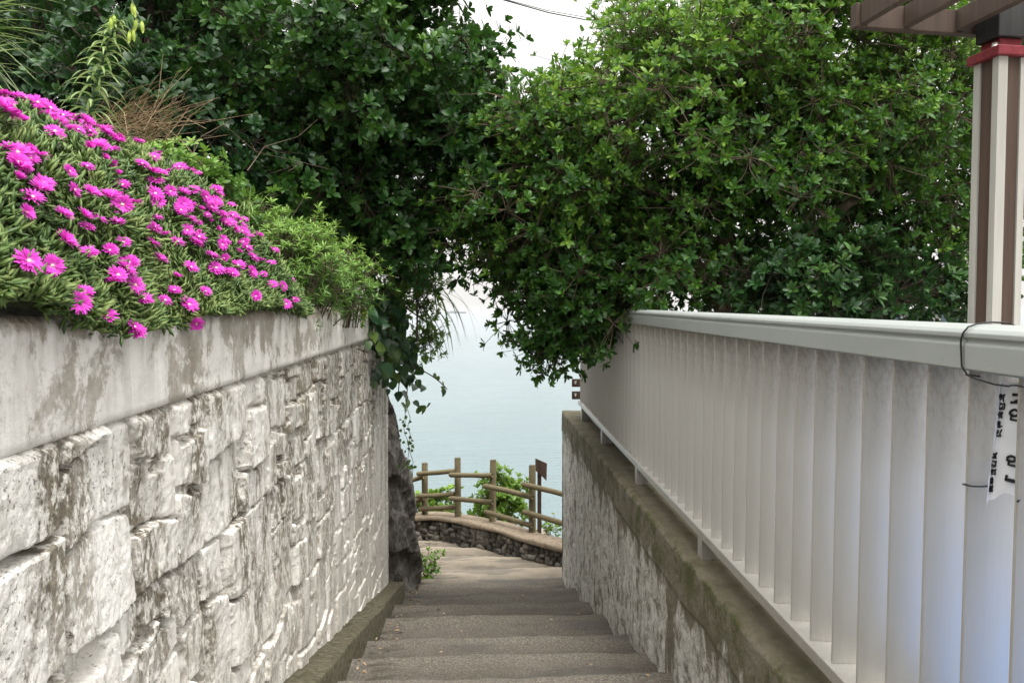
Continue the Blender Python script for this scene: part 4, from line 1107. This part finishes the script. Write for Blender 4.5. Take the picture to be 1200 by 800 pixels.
        mb.add([(.0035 * math.cos(x), .0035 * math.sin(x), 0) for x in an] + [(.002 * math.cos(x), .002 * math.sin(x), -.03) for x in an], np.array([(k, (k + 1) % 10, 10 + (k + 1) % 10, 10 + k) for k in range(10)]), 2)
        return mb.mesh('flower', [M['petal'], M['centre'], M['ice']])
    heads = [head(s, o) for s, o in ((1, 1.), (2, .92), (3, .8), (4, .55))]
    bud = head(9, -.15)
    z2 = [(25,490),(118,495),(172,522),(202,505),(50,460),(115,555),(182,582),(35,592),(90,607),(168,668),(150,685),(220,718),(275,735),(290,762),(300,682),(225,570),(258,555),(290,472),(325,513),(320,552),(245,510),(378,628),(408,610),(405,686),(425,722),(338,590),(372,655),(442,662),(490,618),(505,622),(560,668),(628,685),(645,675),(618,642),(598,645),(545,612),(495,588),(520,570),(430,540),(405,525),(380,552),(430,512),(478,488),(388,480),(402,465),(392,440),(440,445),(470,458),(420,432),(482,430),(440,405),(315,313),(328,398),(308,385),(335,365),(345,400),(395,390),(262,430),(245,450),(140,440),(182,450),(130,395),(178,390),(50,375),(15,380),(70,370),(3,350),(30,285),(75,425),(240,355),(225,350),(208,345),(255,335),(222,310),(180,290),(150,275),(60,230),(38,225),(12,255),(80,245),(100,255),(130,300),(160,310),(200,300),(245,285),(510,520),(530,525),(555,540),(567,535),(552,580),(572,592),(600,600),(580,622),(520,602),(468,610),(458,582),(330,445),(335,418),(280,640),(258,615),(240,625),(270,600),(235,640),(350,680),(262,470),(100,280),(5,240),(200,275),(110,320),(460,470),(520,455),(510,490),(545,495),(420,470),(365,435),(410,500),(450,490)]
    yy, tt = np.meshgrid(np.linspace(.9, 4.33, 420), np.linspace(.0, .86, 220), indexing='ij')
    S = surf(yy, tt); NN = nrm_(yy, tt); pu, pv = proj(S)
    view = (NN * -S).sum(-1)
    fl = []
    for (a, b) in z2:
        u, v = a * .525, b * .525
        e = (pu - u) ** 2 + (pv - v) ** 2 + np.where(view < .02, 900, 0) + S[..., 1] ** 2 * 3
        i = np.unravel_index(np.argmin(e), e.shape)
        fl.append((S[i], NN[i], False))
    for _ in range(160):                                   # small ones, and some hidden over the crest
        y = rng.uniform(1.2, 4.2); t = rng.uniform(.2, .84); fl.append((surf(y, np.array(t)), nrm_(np.array(y), np.array(t)), rng.random() < .35))
    rest = MB(); cnt = 0
    fl.sort(key=lambda f: f[0][1] + (2 if f[2] else 0))
    for i, (p, n, isbud) in enumerate(fl):
        ax = norm(n * .5 + np.array([.05, -.30, .55]) + rng.normal(size=3) * .30)
        p = p + n * .018 + ax * .014
        me = bud if isbud else heads[int(rng.choice([0, 0, 1, 1, 2, 3]))]
        qt = Vector(ax).to_track_quat('Z', 'Y'); sc = rng.uniform(.60, 1.0) * (.65 if isbud else 1)
        spin = rng.uniform(0, 6.28)
        rot = (qt.to_matrix().to_4x4() @ __import__('mathutils').Matrix.Rotation(spin, 4, 'Z'))
        if i < 100:
            o = bpy.data.objects.new('flower', me); col.objects.link(o); o.parent = root
            o.location = Vector(p) - root.location; o.rotation_euler = rot.to_euler(); o.scale = (sc,) * 3
        else:
            k = len(me.vertices); co = np.empty(k * 3); me.vertices.foreach_get('co', co); co = co.reshape(-1, 3) * sc
            ti = np.empty(k, np.float32); me.attributes['tint'].data.foreach_get('value', ti)
            w = co @ np.array(rot.to_3x3()).T + p
            for mi in range(3):
                fs = {}
                for pl in me.polygons:
                    if pl.material_index == mi: fs.setdefault(len(pl.vertices), []).append(tuple(pl.vertices))
                base = rest.n if mi == 0 else base
                if mi == 0: rest.add(w, [np.array(f) for f in fs.values()], 0, ti)
                else:
                    for f in fs.values():
                        rest.f.append(np.array(f) + base); rest.mi.append(np.full(len(f), mi, np.int32))
    if rest.n:
        o = rest.build('small_flowers', [M['petal'], M['centre'], M['ice']], root); tag(o, kind='stuff')
ice_plant()

# ------------------------------------------------------------------ small plants by the landing
def bush(name, label, u, v, Y, ru, rv, ry, n, L, zb, mat='leaf_b', t0=.5):
    c = P(u, v, Y); tree(name, label, 'bush', (c[0], c[1], zb), [np.array([c[0], c[1], zb]), np.array([c[0], c[1], c[2] - rv * .7])],
        [(c, np.array([ru, ry, rv]), n)], mat, 'bark', per=6, spread=.08, nleaf=7, L=L, W=L * .55, tint0=t0, lo=.3)
bush('sunny_bush', 'rounded bright green bush showing between the log fence rails', 577, 590, 13.25, .46, .38, .3, 60, .11, -4.35)
bush('low_bush', 'low bright green bush behind the left bays of the log fence', 517, 592, 14.0, .42, .18, .25, 34, .11, -4.5)
bush('small_plant', 'small green plant growing at the foot of the dark rock', 497, 668, 10.2, .09, .09, .08, 9, .06, -3.75, 'leaf_w')
bush('cliff_plant', 'tiny green sprig beyond the cap beside the notice post', 645, 620, 12.2, .14, .07, .1, 8, .05, -4.3, 'leaf_b')

def litter():
    mb = MB(); n = 150
    x = np.where(rng.random(n) < .75, -.76 + np.abs(rng.normal(size=n)) * .07, rng.uniform(-.7, 1.05, n)); y = rng.uniform(3.6, 10.5, n)
    nos = np.array([3.1, 3.75, 4.38, 5.0, 5.67, 6.72, 7.52, 8.7, 9.96, 10.75]); i = np.searchsorted(nos, y)
    lo = np.r_[GX + GS * nos[1:], -3.77] + .03; z = np.where(i > 0, 0, 0) + np.array([GX + GS * nos[min(k, 9)] for k in i]) + .018
    leaves(mb, np.stack([x, y, z], -1), norm(np.stack([rng.normal(size=n), rng.normal(size=n), .1 * rng.normal(size=n)], -1)), norm(np.stack([.2 * rng.normal(size=n), .2 * rng.normal(size=n), np.ones(n)], -1)), rng.uniform(.025, .05, n), .018, rng.random(n), .1, .2)
    tag(mb.build('fallen_leaves', M['dry'], smooth=True), kind='stuff')
litter()
# ------------------------------------------------------------------ power lines, ship, house beyond the terrace
def wires():
    for (label, dv, r) in (('upper thin power cable crossing the sky gap at the top', 0, .012), ('lower thicker twisted power cable crossing the sky gap at the top', 3, .02)):
        a, b = P(590, -1 + dv * .4, 24), P(689, 21 + dv, 27)
        d = b - a; c = [a - d * 3.5 + [0, 0, 6.0], a - d * 1.5 + [0, 0, 1.6], a, (a + b) / 2 + [0, 0, -.06], b, b + d * 1.5 + [0, 0, 1.2], b + d * 4 + [0, 0, 5.5]]
        mb = MB().tube(c, r, 6)
        tag(mb.build('power_line', M['wire'], smooth=True), label, 'power line', 'power lines overhead')
wires()
def ship():
    p = P(534, 366.2, 5200.); root = thing('cargo_ship', (p[0], p[1], -30), 'distant hazy grey cargo ship on the sea horizon', 'ship')
    x, y = p[0], p[1]
    h = np.array([(-70, 0), (-64, -9), (50, -9), (72, 0), (50, 9), (-64, 9)]); v = np.concatenate([np.c_[x + h[:, 0] * .96, y + h[:, 1], np.full(6, -31.)], np.c_[x + h[:, 0], y + h[:, 1], np.full(6, -19.)]])
    i = np.arange(6); j = (i + 1) % 6
    MB().add(v, [np.stack([i, j, j + 6, i + 6], -1), np.array([list(range(6, 12))])]).build('hull', M['ship'], root)
    MB().box((x - 60, y - 7, -19), (x - 44, y + 7, -3)).build('bridge_house', M['ships'], root)
    MB().box((x - 55, y - 2, -3), (x - 50, y + 2, 3)).build('funnel', M['ship'], root)
    MB().box((x - 38, y - 7, -19), (x - 8, y + 7, -13)).box((x - 4, y - 7, -19), (x + 26, y + 7, -14)).build('cargo', M['ship'], root)
ship()
if True:
    hz = MB().box((-6500, -6500, -34.5), (6500, 6500, 9))
    hm = Mat('sea_haze'); hm.nt.nodes.remove(hm.b); pv_ = hm.n('ShaderNodeVolumePrincipled'); pv_.inputs['Color'].default_value = (.97, .98, 1, 1); pv_.inputs['Density'].default_value = 7e-5
    hm.link(pv_.outputs[0], hm.o.inputs['Volume'])
    tag(hz.build('haze', hm.m), kind='stuff')
def house():
    p = P(1068, 370, 17.0); x, y = p[0], p[1]
    root = thing('white_house', (x, y, -6), 'white flat roofed building glimpsed through the leaves above the handrail near the pergola', 'building')
    z = lambda v: P(1068, v, 17.)[2]
    MB().box((x - .9, y, -6), (x + 1.9, y + 3, z(364))).build('wall', M['white'], root)
    MB().box((x - 1.1, y - .25, z(363.6)), (x + 2.1, y + 3.2, z(356))).build('roof', M['white'], root, bevel=.03)
    for a in (-.72, -.05, .62):
        w = MB().box((x + a, y - .04, z(381)), (x + a + .5, y - .003, z(366.5))).build('window', M['white'], root)
        MB().box((x + a + .05, y - .05, z(380)), (x + a + .45, y - .041, z(367.5))).build('pane', M['glass'], w)
house()

# ------------------------------------------------------------------ light
S = Vector((.16, -.36, .92)).normalized()
w = bpy.data.worlds.new('World'); scene.world = w; w.use_nodes = True
nt = w.node_tree; bg = nt.nodes['Background']
sky = nt.nodes.new('ShaderNodeTexSky'); sky.sky_type = 'NISHITA'; sky.sun_disc = False
sky.sun_elevation = math.asin(S.z); sky.sun_rotation = math.atan2(S.x, S.y)
sky.air_density = 1.; sky.dust_density = 6.; sky.ozone_density = 1.
hs = nt.nodes.new('ShaderNodeHueSaturation'); hs.inputs['Saturation'].default_value = .06
nt.links.new(sky.outputs[0], hs.inputs['Color'])
# overcast: cloud evens the sky out towards one grey white
mx = nt.nodes.new('ShaderNodeMix'); mx.data_type = 'RGBA'; mx.inputs[0].default_value = .75
nt.links.new(hs.outputs[0], mx.inputs[6]); mx.inputs[7].default_value = (5.6, 5.5, 5.3, 1)
tc = nt.nodes.new('ShaderNodeTexCoord'); sx = nt.nodes.new('ShaderNodeSeparateXYZ'); nt.links.new(tc.outputs['Generated'], sx.inputs[0])
gr = nt.nodes.new('ShaderNodeMapRange'); nt.links.new(sx.outputs[2], gr.inputs[0])          # an overcast sky is brightest overhead
gr.inputs[1].default_value = .15; gr.inputs[2].default_value = .95; gr.inputs[3].default_value = .92; gr.inputs[4].default_value = 2.3
sc_ = nt.nodes.new('ShaderNodeVectorMath'); sc_.operation = 'SCALE'
nt.links.new(mx.outputs[2], sc_.inputs[0]); nt.links.new(gr.outputs[0], sc_.inputs['Scale'])
nt.links.new(sc_.outputs[0], bg.inputs[0]); bg.inputs[1].default_value = .12
sun = bpy.data.lights.new('sun', 'SUN'); sun.energy = 1.3; sun.angle = R(18); sun.color = (1, .97, .92)
so = bpy.data.objects.new('sun', sun); col.objects.link(so); so.rotation_euler = S.to_track_quat('Z', 'Y').to_euler(); so.location = (0, 0, 30)

scene.view_settings.view_transform = 'Standard'; scene.view_settings.look = 'None'
scene.view_settings.exposure = 1.0; scene.view_settings.gamma = 1; scene.view_settings.use_curve_mapping = False
scene.cycles.use_denoising = True
scene.cycles.max_bounces = 8; scene.cycles.diffuse_bounces = 4; scene.cycles.glossy_bounces = 3; scene.cycles.transmission_bounces = 4
